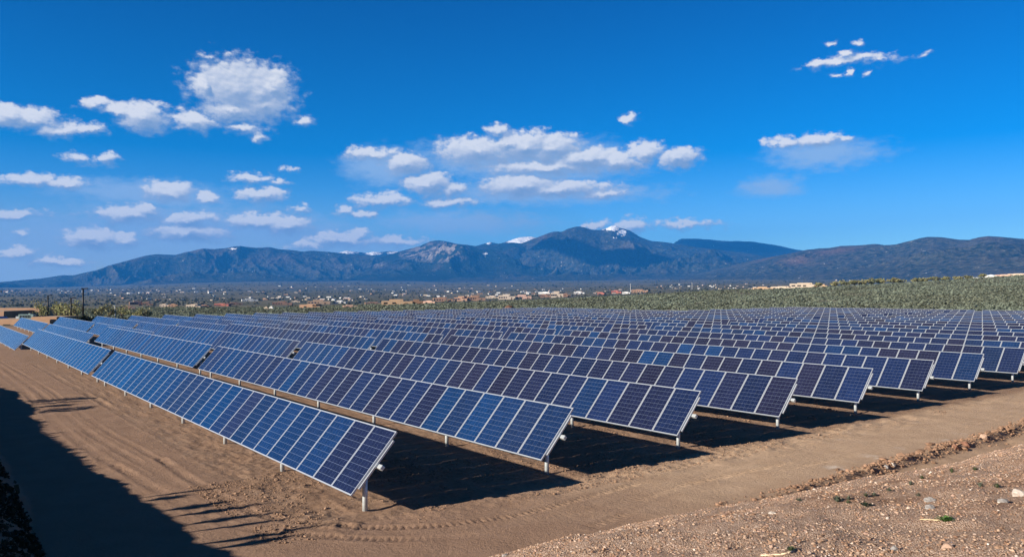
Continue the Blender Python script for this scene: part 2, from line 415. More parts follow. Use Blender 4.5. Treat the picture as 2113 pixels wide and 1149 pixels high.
# ------------------------------------------------------------------ materials
def mat(name, col=(.5, .5, .5), rough=.7, metal=0.0, spec=.5):
    m = bpy.data.materials.new(name); m.use_nodes = True; t = NT(m.node_tree)
    b = t.n['Principled BSDF']; b.inputs['Base Color'].default_value = (*col, 1); b.inputs['Roughness'].default_value = rough
    b.inputs['Metallic'].default_value = metal; b.inputs['Specular IOR Level'].default_value = spec
    m['x'] = 0
    return m, t, b
def mottled(name, col, amt=.25, scale=3., rough=.8, metal=0., spec=.3, bump=0.):
    m, t, b = mat(name, col, rough, metal, spec)
    tc = t.new('ShaderNodeTexCoord'); n = t.noise(tc.outputs['Object'], scale, 6, .6)
    lo_ = tuple(c*(1-amt) for c in col); hi = tuple(min(1, c*(1+amt)) for c in col)
    t.l.new(t.ramp(n, [(.3, lo_), (.7, hi)]), b.inputs['Base Color'])
    if bump:
        bp = t.new('ShaderNodeBump'); bp.inputs['Strength'].default_value = bump; bp.inputs['Distance'].default_value = .02
        t.l.new(t.noise(tc.outputs['Object'], scale*8, 4, .6), bp.inputs['Height']); t.l.new(bp.outputs[0], b.inputs['Normal'])
    return m
def tone_mat(name, rough=.85, spec=.2, trans=0.):
    m, t, b = mat(name, (.1, .1, .1), rough, 0, spec)
    t.l.new(t.attr('tone').outputs['Color'], b.inputs['Base Color'])
    if trans:
        tr = t.new('ShaderNodeBsdfTranslucent'); t.l.new(t.attr('tone').outputs['Color'], tr.inputs[0])
        mx = t.new('ShaderNodeMixShader'); mx.inputs[0].default_value = trans
        t.l.new(b.outputs[0], mx.inputs[1]); t.l.new(tr.outputs[0], mx.inputs[2]); t.l.new(mx.outputs[0], t.n['Material Output'].inputs[0])
    return m

def earth_material():
    m, t, b = mat('earth', (.4, .3, .2), .95, 0, .1)
    geo = t.new('ShaderNodeNewGeometry'); P = geo.outputs['Position']
    A = lambda n: t.attr(n).outputs['Fac']
    nL = t.noise(P, .11, 5, .55); nM = t.noise(P, 1.1, 6, .6); nS = t.noise(P, 9., 5, .65); nT = t.noise(P, 42., 3, .6)
    # bare graded dirt of the array and the road
    dirt = t.ramp(nL, [(.3, (.25, .158, .104)), (.7, (.33, .213, .145))])
    dirt = t.mix(t.sstep(nM, .35, .72), dirt, (.31, .21, .148, 1))
    dirt = t.mix(t.math('MULTIPLY', t.sstep(nS, .52, .75), .45), dirt, (.16, .098, .064, 1))
    road = t.ramp(nM, [(.25, (.265, .167, .114)), (.75, (.325, .213, .150))])
    road = t.mix(t.math('MULTIPLY', t.sstep(nS, .55, .8), .3), road, (.19, .118, .08, 1))
    eastc = t.ramp(nM, [(.25, (.44, .30, .20)), (.75, (.54, .385, .265))])
    eastc = t.mix(t.math('MULTIPLY', t.sstep(nS, .55, .8), .3), eastc, (.30, .195, .13, 1))
    pale = t.math('MULTIPLY', t.sstep(t.noise(P, .8, 6, .65), .56, .66), A('pale'))
    c = t.mix(A('road'), dirt, t.mix(A('dry'), road, eastc))
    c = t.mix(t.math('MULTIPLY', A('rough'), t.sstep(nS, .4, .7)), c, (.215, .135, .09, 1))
    c = t.mix(pale, c, (.66, .56, .47, 1))
    # gravel bank
    v = t.new('ShaderNodeTexVoronoi'); t.l.new(P, v.inputs['Vector']); v.inputs['Scale'].default_value = 55
    v.inputs['Randomness'].default_value = 1
    g0 = t.ramp(v.outputs['Color'], [(.1, (.25, .155, .108)), (.45, (.42, .285, .208)), (.8, (.53, .39, .305)), (1, (.62, .50, .43))])
    g1 = t.mix(t.math('MULTIPLY', t.sstep(t.noise(P, .8, 7, .68), .38, .70), A('brown')), g0, t.mix(.28, (.255, .132, .074, 1), g0))
    c = t.mix(A('gravel'), c, g1)
    # dark weedy slope of the west bank
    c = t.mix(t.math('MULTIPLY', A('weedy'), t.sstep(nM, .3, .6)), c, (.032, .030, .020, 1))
    # sage hill soil and valley floor
    s0 = t.ramp(t.noise(P, .05, 6, .6), [(.3, (.115, .115, .088)), (.6, (.15, .135, .10)), (.8, (.21, .17, .12))])
    c = t.mix(A('sage'), c, s0)
    v1 = t.noise(P, .012, 8, .68); v2 = t.noise(P, .0016, 7, .62)
    val = t.ramp(v1, [(.30, (.050, .056, .036)), (.48, (.125, .118, .074)), (.62, (.185, .155, .102)), (.78, (.27, .215, .155))])
    val = t.mix(t.math('MULTIPLY', t.sstep(v2, .42, .62), .6), val, t.ramp(v1, [(.3, (.03, .045, .032)), (.65, (.075, .085, .06))]))
    c = t.mix(A('valley'), c, val)
    t.l.new(c, b.inputs['Base Color'])
    h = t.math('ADD', t.math('MULTIPLY', nS, .55), t.math('MULTIPLY', nT, .3))
    h = t.math('ADD', h, t.math('MULTIPLY', t.math('MULTIPLY', v.outputs['Distance'], A('gravel')), -.9))
    bp = t.new('ShaderNodeBump'); bp.inputs['Distance'].default_value = .045; bp.inputs['Strength'].default_value = .9
    t.l.new(h, bp.inputs['Height']); t.l.new(bp.outputs[0], b.inputs['Normal'])
    return m
EARTH = earth_material()

# ------------------------------------------------------------------ the ground, one sheet cut into named areas
def grow(start, step, end, f):
    out = []; v = start
    while v < end:
        step = min(step*f, 420.); v += step; out.append(v)
    return out
def build_ground():
    xs = list(np.arange(-7.5, 12.0, .055)); ys = list(np.arange(-10.5, 6.0, .055))
    xs = [-v for v in grow(7.5, .055, 2500, 1.09)][::-1] + xs + grow(xs[-1], .055, 26, 1.012) 
    xs += grow(xs[-1], xs[-1]-xs[-2], 11900, 1.032)
    ys = [-v for v in grow(10.5, .055, 2500, 1.09)][::-1] + ys + grow(ys[-1], .055, 30, 1.02)
    ys += grow(ys[-1], ys[-1]-ys[-2], 13500, 1.032)
    xs = np.array(xs); ys = np.array(ys)
    X, Y = np.meshgrid(xs, ys); nx, ny = len(xs), len(ys)
    Z, B = terrain(X, Y, True)
    R = np.hypot(X-CAM[0], Y-CAM[1])
    bro = np.interp(X, BROW_X, BROW_Y)
    wob = fbm(X.ravel()/1.1, Y.ravel()/1.1, 4, 71).reshape(X.shape)
    roadw = np.maximum(smooth(-(Y), -.1+.0, .6)*smooth(Y-bro, -.2, .4)*(X > -6), smooth(-X, 1.2, 1.9)*smooth(X, -6.3, -5.6)*(Y > -4))*(R < 140)
    roadw = np.clip(roadw + .25*wob*roadw, 0, 1)
    south = smooth(bro-Y+.2*wob, -.05, .3)*(X > -7.5)*(R < 140)
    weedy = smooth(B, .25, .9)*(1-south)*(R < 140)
    inside = site_w(X.ravel(), Y.ravel()).reshape(X.shape)
    sage = (1-smooth(inside, .45, .95))
    val = smooth(R, 520, 900)
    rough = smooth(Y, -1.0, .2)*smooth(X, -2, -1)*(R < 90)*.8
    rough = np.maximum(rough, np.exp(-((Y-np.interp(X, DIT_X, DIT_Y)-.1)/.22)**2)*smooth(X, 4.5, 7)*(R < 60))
    pale = np.exp(-((Y+3.75)/.45)**2)*smooth(X, 9.5, 12)*(1-smooth(X, 20, 24))
    pale = np.maximum(pale, .8*np.exp(-((Y+1.3)/.3)**2)*smooth(X, 14, 16)*(1-smooth(X, 20, 22)))
    brown = south*smooth(bro-Y+1.2*wob, 2.0, 4.2)*smooth(X, .5, 4)
    V = np.stack([X, Y, Z], -1).reshape(-1, 3)
    dry = smooth(X+1.2*wob, 1.0, 9.5)*(1-.35*smooth(-Y, 3.2, 4.4))  # road colour grows paler towards the east
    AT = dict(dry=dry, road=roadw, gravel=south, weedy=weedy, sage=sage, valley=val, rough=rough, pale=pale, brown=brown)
    AT = {k: v.reshape(-1) for k, v in AT.items()}
    idx = np.arange(nx*ny).reshape(ny, nx)
    F = np.stack([idx[:-1, :-1], idx[:-1, 1:], idx[1:, 1:], idx[1:, :-1]], -1).reshape(-1, 4)
    fm = lambda a: a.reshape(-1)[F].mean(1)
    az = np.degrees(np.arctan2(X-CAM[0], Y-CAM[1]))
    fbank = fm(B); froad = fm(roadw); fr = fm(R); fs = fm(sage); fx = fm(X); fy = fm(Y); fa = fm(az)
    cls = np.zeros(len(F), int)
    cls[(froad > .5)] = 1
    cls[(fbank > .06) & (fr < 140)] = 2
    cls[(fs > .5)] = 3
    cls[(fr > 620)] = 4
    names = ['ground', 'dirt_road', 'embankment', 'hill', 'valley_terrain']
    for k, n in enumerate(names):
        f = F[cls == k]
        if k == 4:   # only what the camera side can see, plus margins
            a = fa[cls == k]; rr = fr[cls == k]; f = f[((a > -25) & (a < 100)) | (rr < 1500)]
        u, inv = np.unique(f.ravel(), return_inverse=True)
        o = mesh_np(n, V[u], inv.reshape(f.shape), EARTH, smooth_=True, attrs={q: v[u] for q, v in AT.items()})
        tag(o, kind='structure')
    return nx*ny
NG = build_ground()
print('ground verts', NG)

# ------------------------------------------------------------------ solar tables
TILT = math.radians(48.1); MLEN = 1.637; MW = .989; TUBE_H = 1.109
def module_material():
    m, t, b = mat('solar_cells', (.01, .02, .08), .12, 0, .5)
    uv = t.new('ShaderNodeUVMap'); uv.uv_map = 'UVMap'
    sp = t.new('ShaderNodeSeparateXYZ'); t.l.new(uv.outputs[0], sp.inputs[0])
    def lines(s, n, w):    # thin pale lines between n cells
        f = t.math('FRACT', t.math('MULTIPLY', s, n))
        d = t.math('MINIMUM', f, t.math('SUBTRACT', 1, f))
        return t.math('LESS_THAN', d, w)
    lu = lines(sp.outputs[0], 6, .013); lv = lines(sp.outputs[1], 10, .021)
    bus = lines(sp.outputs[0], 18, .022)
    oi = t.new('ShaderNodeObjectInfo'); geo = t.new('ShaderNodeNewGeometry')
    # poly-crystal flakes: every cell and grain a little different
    vv = t.new('ShaderNodeTexVoronoi'); vv.inputs['Scale'].default_value = 26; t.l.new(geo.outputs['Position'], vv.inputs['Vector'])
    cellid = t.new('ShaderNodeTexWhiteNoise', noise_dimensions='3D')
    cx = t.math('FLOOR', t.math('MULTIPLY', sp.outputs[0], 6)); cy = t.math('FLOOR', t.math('MULTIPLY', sp.outputs[1], 10))
    cb = t.new('ShaderNodeCombineXYZ'); t.l.new(cx, cb.inputs[0]); t.l.new(cy, cb.inputs[1]); t.l.new(t.math('MULTIPLY', oi.outputs['Random'], 97), cb.inputs[2])
    t.l.new(cb.outputs[0], cellid.inputs['Vector'])
    gain = t.math('ADD', t.math('ADD', .72, t.math('MULTIPLY', t.new('ShaderNodeSeparateColor').inputs[0] if False else vv.outputs['Distance'], .5)), t.math('MULTIPLY', cellid.outputs[0], .22))
    sc = t.new('ShaderNodeVectorMath', operation='SCALE'); t.l.new(oi.outputs['Color'], sc.inputs[0]); t.l.new(gain, sc.inputs['Scale'])
    c = t.mix(t.math('MULTIPLY', bus, .22), sc.outputs[0], (.16, .19, .26, 1))
    c = t.mix(t.math('MULTIPLY', lv, .42), c, (.24, .30, .42, 1))
    c = t.mix(t.math('MULTIPLY', lu, .45), c, (.18, .23, .33, 1))
    t.l.new(c, b.inputs['Base Color'])
    dn = t.noise(geo.outputs['Position'], .8, 4, .6)
    t.l.new(t.math('ADD', .10, t.math('MULTIPLY', dn, .12)), b.inputs['Roughness'])
    b.inputs['IOR'].default_value = 1.45; b.inputs['Specular IOR Level'].default_value = .42
    return m
CELLS = module_material()
ALU = mottled('aluminium_frame', (.47, .51, .57), .06, 3, .40, .45, .5)
GALV = mottled('galvanised_steel', (.52, .56, .58), .16, 14, .45, .45, .5)
BACK = mottled('white_backsheet', (.62, .62, .60), .05, 4, .6)

def module_mesh():
    """one framed module in the table's own tilted plane: x across the slope, y along the row, z out of the glass"""
    m = MB(); f = .026; h = .04; L2 = MLEN/2; W = MW
    m.box((-L2, 0, -h), (L2, f, 0), mi=1); m.box((-L2, W-f, -h), (L2, W, 0), mi=1)
    m.box((-L2, f, -h), (-L2+f, W-f, 0), mi=1); m.box((L2-f, f, -h), (L2, W-f, 0), mi=1)
    uvl = m.bm.loops.layers.uv.new('UVMap')
    z = -.004
    q = [m.bm.verts.new(c) for c in ((-L2+f, f, z), (L2-f, f, z), (L2-f, W-f, z), (-L2+f, W-f, z))]
    fc = m.bm.faces.new(q); fc.material_index = 0
    for lp, uv in zip(fc.loops, ((0, 0), (0, 1), (1, 1), (1, 0))): lp[uvl].uv = uv
    q = [m.bm.verts.new(c) for c in ((-L2+f, f, z-.006), (-L2+f, W-f, z-.006), (L2-f, W-f, z-.006), (L2-f, f, z-.006))]
    m.bm.faces.new(q).material_index = 2
    me = bpy.data.meshes.new('module')
    m.bm.to_mesh(me); m.bm.free()
    for x in (CELLS, ALU, BACK): me.materials.append(x)
    return me
MODULE = module_mesh()
TILTM = Matrix.Rotation(-TILT, 4, 'Y')      # +x edge of the table goes up
def torque_tube_mesh():
    m = MB(); m.box((-.05, -.19, -.19), (.05, 30.15, -.09), TILTM); return m.bevel(.012).data('torque_tube', [GALV])
TUBE = torque_tube_mesh()
def rail_mesh():
    m = MB(); m.box((-.62, 0, -.085), (.62, .04, -.045), TILTM); return m.data('mounting_rail', [ALU])
RAIL = rail_mesh()
def post_mesh(low):
    m = MB(); zt = TUBE_H-.24
    m.tube((0, 0, low), (0, 0, zt), .057, n=14)
    m.box((-.085, -.07, zt-.02), (.085, .07, zt+.035)); m.box((-.075, -.075, zt+.035), (.075, -.055, zt+.12), Matrix.Translation((.03, 0, 0))); m.box((-.075, .055, zt+.035), (.075, .075, zt+.12), Matrix.Translation((.03, 0, 0)))
    return m.data('post', [GALV])
POST = post_mesh(-.25)
BLUES = [(.0055, .0205, .072), (.0062, .0185, .063), (.0045, .0235, .083), (.0072, .0175, .056)]
SLATES = [(.0072, .0140, .048), (.0090, .0130, .041), (.0066, .0150, .055), (.0105, .0122, .034)]
ORD = 'front second third fourth fifth sixth seventh eighth ninth tenth eleventh twelfth thirteenth fourteenth fifteenth sixteenth seventeenth eighteenth nineteenth twentieth twenty-first twenty-second'.split()
SEG = ['beside the dirt road end', 'second from the road end', 'just beyond the wide cross gap', 'farthest end, towards the adobe buildings']
SEGY = [0.0, 31.0, 67.6, 98.9]
rnd = random.Random(11)
pa = math.sin(TILT); pb = math.cos(TILT)
for row in range(22):
    for seg in range(4):
        if row == 0 and seg == 3: continue
        x = PITCHROW*row; y = SKEW*row + SEGY[seg]
        zc = float(terrain(np.array([x]), np.array([y+15.]))[0]) if seg > 1 else (.0 if row < 5 else .012*(row-4)/3)
        if seg > 1: zc = float(site_z(np.array([x]), np.array([y+15.]))[0])
        root = empty('solar_table', (x, y, zc + rnd.uniform(-.012, .012)))
        tag(root, ('tilted blue solar table, %s row, ' % ORD[row]) + SEG[seg], 'solar table', 'tilted solar tables in long parallel rows')
        tilt = TILT + math.radians(rnd.uniform(-.5, .5))
        blue_w = .62 if row == 0 else .40 if row < 2 else .32
        run = rnd.random() < blue_w
        for k in range(30):
            o = inst('module', MODULE, root); o.location = (0, k*1.0, TUBE_H+.0)
            o.rotation_euler = (0, -tilt, 0)
            if rnd.random() < .42: run = rnd.random() < (blue_w + (.25 if seg > 0 and row < 3 else 0))
            c = rnd.choice(BLUES if run else SLATES); g = rnd.uniform(.85, 1.15)
            o.color = (c[0]*g, c[1]*g, c[2]*g, 1)
        inst('torque_tube', TUBE, root, (0, 0, TUBE_H))
        for k in range(7): inst('post', POST, root, (.0, .43+k*4.83, 0))
        for yy in (-.045, 30.0): inst('mounting_rail', RAIL, root, (0, yy, TUBE_H))

# ------------------------------------------------------------------ mountains
def mtn_material():
    m, t, b = mat('mountain_forest', (.05, .06, .05), .95, 0, .05)
    geo = t.new('ShaderNodeNewGeometry'); P = geo.outputs['Position']
    A = lambda n: t.attr(n).outputs['Fac']
    n1 = t.noise(P, .0013, 8, .65); n2 = t.noise(P, .006, 6, .7); n3 = t.noise(P, .02, 5, .7)
    c = t.ramp(n1, [(.32, (.008, .016, .014)), (.5, (.014, .024, .020)), (.66, (.075, .066, .055))])  # palest tone raised to paint sunlit brightness into the forest colour
    c = t.mix(t.sstep(n2, .42, .68), c, (.008, .015, .013, 1))
    c = t.mix(t.math('MULTIPLY', t.sstep(n3, .55, .7), .55), c, (.042, .044, .038, 1))
    c = t.mix(t.math('MULTIPLY', A('scrub'), t.sstep(n3, .35, .65)), c, (.105, .10, .075, 1))  # scrub tone, strengthened to paint in the contrast of sunlit ridges
    c = t.mix(t.math('MULTIPLY', A('rust'), t.sstep(n1, .40, .58)), c, (.165, .095, .072, 1))
    c = t.mix(t.math('MULTIPLY', A('rock'), t.sstep(n2, .44, .56)), c, (.42, .36, .33, 1))
    sn = t.sstep(t.math('ADD', A('snow'), t.math('MULTIPLY', t.math('SUBTRACT', n3, .5), 2.6)), .42, .56)
    c = t.mix(sn, c, (.88, .89, .92, 1))
    t.l.new(c, b.inputs['Base Color'])
    bp = t.new('ShaderNodeBump'); bp.inputs['Distance'].default_value = 30; bp.inputs['Strength'].default_value = 1.0
    t.l.new(n3, bp.inputs['Height']); t.l.new(bp.outputs[0], b.inputs['Normal'])
    return m
MTN = mtn_material()
MASSIFS = []
def massif(name, sky, base_r, ridge_r, seed, base_y=583, rough=1.0, scrub=0., naz=560, nr=170, rust=(), snow=(), rock=(), label=None, spur=2.2, pw=1.15):
    """a range: skyline points (photo pixel x, y) give its real ridge heights at distance ridge_r; spurs and gullies run down to base_r"""
    sx = np.array([p[0] for p in sky], float); sy = np.array([p[1] for p in sky], float)
    px = np.linspace(sx[0], sx[-1], naz); off = np.arctan((px-PW/2)/FPX); a = AZ+off
    py = np.interp(px, sx, sy)
    kk = np.array([1, 2, 1.])/4; py = np.convolve(np.pad(py, 1, mode='edge'), kk, 'valid')
    if callable(ridge_r): rr = ridge_r(px)
    else: rr = np.full(naz, float(ridge_r))
    br = base_r(px) if callable(base_r) else np.full(naz, float(base_r))
    # roll-corrected elevation
    hz = HORY + (px-PW/2)*math.tan(ROLL)*1.0
    H = CAM[2] + rr*(hz-py)/FPX*np.cos(off)
    s = np.concatenate([np.linspace(0, 1, nr), 1+np.linspace(.015, .22, nr//8)])
    S, Aa = np.meshgrid(s, a); HH = H[:, None]; RRr = br[:, None]+(rr-br)[:, None]*S
    X = CAM[0]+RRr*np.sin(Aa); Y = CAM[1]+RRr*np.cos(Aa)
    by_ = (base_y(px) if callable(base_y) else np.full(naz, float(base_y)))[:, None]
    z0 = CAM[2] + RRr*(HORY-by_)/FPX - 25
    wx = fbm(X/2600, Y/2600, 4, seed+3)*900; wy = fbm(X/2600+9, Y/2600, 4, seed+4)*900
    rd = ridged((X+wx)/1500, (Y+wy)/1500, 6, seed, .55)
    rd2 = ridged((X+wx*.5)/520, (Y+wy*.5)/520, 5, seed+50, .55)
    up = np.clip(S, 0, 1); dn = np.clip(S-1, 0, 1)
    body = up**pw*(1-.0*dn) - .55*dn
    env = np.sin(np.pi*np.clip(up, 0, 1)**.8)          # no relief at the foot or on the crest line
    rel = np.maximum(HH-z0, 5)
    fine = (fbm(X/420, Y/420, 5, seed+9))*.035
    Z = z0 + rel*body + rel*env*rough*(.78*(rd-.42)+.24*(rd2-.4)+fine*2)*smooth(up, .06, .42) + rel*.012*fbm(X/150, Y/150, 4, seed+20)*(up > .5)
    # nothing in front may rise over the skyline that is drawn behind it
    lim = CAM[2] + (HH-CAM[2])*RRr/rr[:, None]
    Z = np.where(S < 1, np.minimum(Z, lim - (1-S)*rel*.03), Z)
    n = len(s); idx = np.arange(naz*n).reshape(naz, n)
    F = np.stack([idx[:-1, :-1], idx[:-1, 1:], idx[1:, 1:], idx[1:, :-1]], -1).reshape(-1, 4)
    PX = np.broadcast_to(px[:, None], S.shape)
    YP = HORY-(Z-CAM[2])/RRr*FPX/np.cos(Aa-AZ)
    def mask(items):
        v = np.zeros(S.shape)
        for cx, cy, ax, ay, g in items: v = np.maximum(v, g*(1-np.clip(((PX-cx)/ax)**2+((YP-cy)/ay)**2, 0, 1)))
        return v.ravel()
    V = np.stack([X, Y, Z], -1).reshape(-1, 3)
    o = mesh_np(name, V, F, MTN, smooth_=True, attrs=dict(scrub=np.full(S.size, scrub), rust=mask(rust), snow=mask(snow), rock=mask(rock)))
    tag(o, kind='structure'); MASSIFS.append(o); return o
massif('mountain', [(1380, 520), (1392, 500), (1405, 493), (1440, 492.5), (1500, 497), (1560, 499), (1600, 505), (1640, 514), (1700, 524), (1760, 540)], 12500, 14800, 101, naz=160, nr=50, rough=.35, pw=.8)
massif('mountain', [(640, 540), (680, 524), (700, 521), (715, 517), (730, 519), (755, 522), (770, 519), (785, 520), (810, 518), (840, 521), (880, 518), (940, 520), (990, 505), (1010, 499), (1030, 503), (1055, 495), (1070, 490), (1090, 488.5), (1100, 489), (1140, 496), (1200, 520)], 12000, 15500, 131, naz=300, nr=60, rough=.6,
       snow=[(720, 518, 30, 7, .8), (770, 521, 26, 6, .9), (820, 521, 30, 7, .8), (1008, 501, 8, 4, .9), (1075, 496, 40, 16, 1.3), (1095, 492, 20, 12, 1.0)])
massif('mountain', [(-160, 588), (-60, 585), (0, 582), (80, 575), (130, 567.5), (150, 568), (200, 557), (225, 548), (250, 541), (280, 533), (300, 527), (320, 525), (345, 525), (362, 526), (380, 521), (420, 512.5), (440, 514), (465, 512), (485, 508), (495, 507.5), (510, 509.5), (530, 511), (555, 510), (575, 514), (600, 516), (625, 519), (640, 517.5), (680, 519.5), (720, 524), (790, 530), (850, 540), (900, 560), (950, 578)],
       9200, 12600, 161, base_y=lambda p: np.interp(p, [60, 500], [602, 581]), naz=900, nr=180, rough=1.3, scrub=.5, rust=[(400, 530, 260, 25, .35)], snow=[(480, 511, 14, 3, .7)])
massif('mountain', [(700, 575), (740, 552), (780, 532), (820, 520), (850, 512), (870, 506), (888, 498), (905, 495.5), (920, 498), (940, 502.5), (965, 505), (985, 508), (1005, 505), (1030, 503.5), (1060, 500), (1090, 505), (1130, 520), (1180, 545), (1220, 575)],
       9400, 12200, 191, base_y=579, naz=600, nr=170, rough=1.0, rock=[(905, 520, 80, 24, .72), (848, 524, 28, 13, .65), (780, 545, 26, 9, .35)], snow=[(1000, 525, 14, 8, .5)])
massif('mountain', [(860, 580), (920, 560), (980, 540), (1010, 526), (1040, 514), (1065, 506), (1090, 497), (1115, 488), (1130, 481), (1142, 477.5), (1160, 477.5), (1175, 471), (1190, 467.5), (1205, 468.5), (1222, 474), (1238, 475.5), (1250, 472), (1262, 466), (1270, 465.5), (1282, 470), (1300, 476), (1320, 488), (1345, 497), (1370, 499), (1400, 504), (1440, 510), (1500, 518), (1560, 525), (1620, 540), (1680, 565), (1720, 578)],
       8800, 12400, 221, base_y=578, naz=900, nr=190, rough=1.1, scrub=.5, rust=[(1150, 492, 60, 14, .35)], snow=[(1263, 471, 24, 9, 1.05), (1283, 481, 13, 9, .95), (1255, 474, 14, 5, .6), (1270, 490, 10, 5, .4)], rock=[])
massif('mountain', [(1380, 578), (1460, 560), (1520, 545), (1580, 532), (1640, 521), (1663, 516), (1690, 512), (1710, 511.5), (1735, 507.5), (1765, 506.5), (1790, 504.5), (1808, 503.5), (1825, 506), (1850, 504), (1880, 497), (1900, 491), (1915, 488.5), (1945, 490), (1980, 494.5), (2000, 495.5), (2020, 490), (2040, 487), (2065, 488.5), (2113, 493), (2200, 500), (2300, 515)],
       lambda p: np.interp(p, [1380, 1700, 2113, 2300], [7600, 6200, 5000, 4800]), lambda p: np.interp(p, [1380, 1700, 2113, 2300], [9800, 8600, 7600, 7400]), 251, base_y=574, naz=900, nr=180, rough=.8, pw=1.0, scrub=.8,
       rust=[(1700, 525, 110, 20, .65), (1640, 540, 100, 14, .55), (2040, 492, 50, 8, .4)])

# unseen clouds added west of the view, outlines shaped to shade the range
from mathutils.bvhtree import BVHTree
CLOUDM = mottled('cloud_white', (.85, .86, .88), .05, .002, 1.0, 0, 0)
def shadow_cloud(poly, k, alt, label):
    me = MASSIFS[k].data; bv = BVHTree.FromPolygons([v.co for v in me.vertices], [tuple(p.vertices) for p in me.polygons])
    pts = []
    for (x, y) in poly:
        h = bv.ray_cast(Vector(CAM), Vector(ray(x, y)))
        if h[0] is None: continue
        p = np.array(h[0]); pts.append(p+SUN*((alt-p[2])/SUN[2]))
    pts = np.array(pts); n = len(pts); c = pts.mean(0)
    rings = [(.55, 60, 1), (.86, 42, 1), (1.0, 8, 1), (.96, -22, 1), (.6, -40, 1)]     # rounded top, flatter base
    V = []
    for s_, dz, _ in rings:
        for q in pts:
            w = q*1.0; w = c+(q-c)*s_; V.append((w[0], w[1], alt+dz+12*math.sin(w[0]*.004)*math.cos(w[1]*.005)))
    F = []
    for r_ in range(len(rings)-1):
        for i in range(n): F.append((r_*n+i, r_*n+(i+1) % n, (r_+1)*n+(i+1) % n, (r_+1)*n+i))
    F.append(tuple(range(n))[::-1]); F.append(tuple(range((len(rings)-1)*n, len(rings)*n)))
    me = bpy.data.meshes.new('cloud'); me.from_pydata(V, [], F); me.materials.append(CLOUDM)
    tag(inst('cloud', me), label, kind='stuff')
shadow_cloud([(1092, 515), (1108, 502), (1122, 494), (1140, 496), (1158, 495), (1170, 490), (1185, 499), (1210, 509), (1240, 521), (1262, 517), (1283, 512), (1306, 515), (1320, 522), (1336, 528), (1361, 536), (1380, 531), (1392, 534), (1386, 541), (1356, 545), (1323, 553), (1301, 551), (1258, 545), (1240, 550), (1210, 540), (1170, 528), (1143, 517), (1115, 514)], 4, 3300, 'unseen flat cloud added to the west to shade the main mountain')
shadow_cloud([(1386, 506), (1394, 500), (1406, 496), (1440, 495), (1500, 499), (1560, 501), (1600, 507), (1636, 515), (1600, 524), (1500, 521), (1420, 514)], 0, 8200, 'unseen high flat cloud added to the west to shade the rear ridge')

# ------------------------------------------------------------------ air
def haze():
    m = bpy.data.materials.new('haze_air'); m.use_nodes = True; t = NT(m.node_tree); t.n.clear()
    v = t.new('ShaderNodeVolumePrincipled'); v.inputs['Color'].default_value = (*HAZE_C, 1); v.inputs['Density'].default_value = HAZE_D; v.inputs['Anisotropy'].default_value = .0
    out = t.new('ShaderNodeOutputMaterial'); t.l.new(v.outputs[0], out.inputs['Volume'])
    o = MB().box((-3200, -3200, -140), (12600, 14300, 1090)).build('haze', m); tag(o, kind='stuff'); return o
HAZE_C = (.03, .275, .82); HAZE_D = 6.0e-5
haze()

# ------------------------------------------------------------------ adobe campus buildings, lamps and trees at the north end
def stucco(name, col): return mottled(name, col, .10, .8, .9, 0, .15, .2)
ADOBE = stucco('adobe_plaster', (.31, .19, .12)); ADOBE2 = stucco('dark_adobe_plaster', (.30, .185, .125)); CREAM = stucco('cream_plaster', (.47, .39, .31))
WHITE = stucco('white_paint', (.60, .59, .57)); BROWN = stucco('brown_plaster', (.24, .145, .10)); RED = stucco('red_plaster', (.36, .125, .09)); SAND = stucco('sand_plaster', (.42, .29, .19)); PINK = stucco('pink_plaster', (.50, .33, .26))
ROOF_T = mottled('tan_flat_roof', (.36, .27, .20), .15, .6, .9); ROOF_W = mottled('pale_metal_roof', (.60, .61, .62), .05, .6, .5)
GLASS = mat('dark_window_glass', (.015, .018, .022), .08, 0, .6)[0]
WOODD = mottled('weathered_timber', (.14, .085, .05), .3, 6, .85); DARKM = mottled('dark_bronze_metal', (.022, .022, .024), .2, 6, .5, .6)
UNIT_G = mottled('green_grey_metal', (.20, .28, .27), .15, 2, .5, .3); BLUEROOF = mottled('blue_metal_roof', (.10, .25, .50), .1, 2, .4)
GREYM = mottled('grey_painted_metal', (.42, .45, .46), .1, 6, .5, .4)

def slab_block(m, x0, x1, y0, y1, z0, z1, mi=0, t=.3, rec=.45):
    """adobe block: thick walls with a rounded parapet standing above a sunken roof (the roof is left to another part)"""
    m.box((x0, y0, z0), (x1, y1, z1), mi=mi)
def building(loc, rz, blocks, wallm, roofm, label, name='adobe_building', cat='building', wins=(), beams=(), group=None):
    root = empty(name, loc, rz); tag(root, label, cat, group)
    w = MB()
    for (x0, x1, y0, y1, h) in blocks: w.box((x0, y0, -3), (x1, y1, h))
    w.bevel(.10, 2); w.build('wall', wallm, root)
    r = MB()
    for (x0, x1, y0, y1, h) in blocks: r.box((x0+.4, y0+.4, h-.3), (x1-.4, y1-.4, h+.012))
    r.build('roof', roofm, root)
    for (side, u, z, ww, hh) in wins:     # windows in the south (s) or west (w) wall of block 0
        x0, x1, y0, y1, h = blocks[0]; g = MB()
        if side == 's': g.box((x0+u, y0-.05, z), (x0+u+ww, y0+.1, z+hh))
        else: g.box((x0-.05, y0+u, z), (x0+.1, y0+u+ww, z+hh))
        o = g.build('window', GLASS, root)
        f = MB()
        if side == 's':
            f.box((x0+u-.1, y0-.09, z-.12), (x0+u+ww+.1, y0-.052, z-.0)); 
        else: f.box((x0-.09, y0+u-.1, z-.12), (x0-.052, y0+u+ww+.1, z-.0))
        f.build('sill', WOODD, o)
    for (u, z, ln) in beams:              # roof spouts (canales) through the south wall
        x0, x1, y0, y1, h = blocks[0]
        MB().box((x0+u, y0-ln, z), (x0+u+.3, y0+.05, z+.25)).build('spout', WOODD, root)
    return root
RB = math.radians(-40)
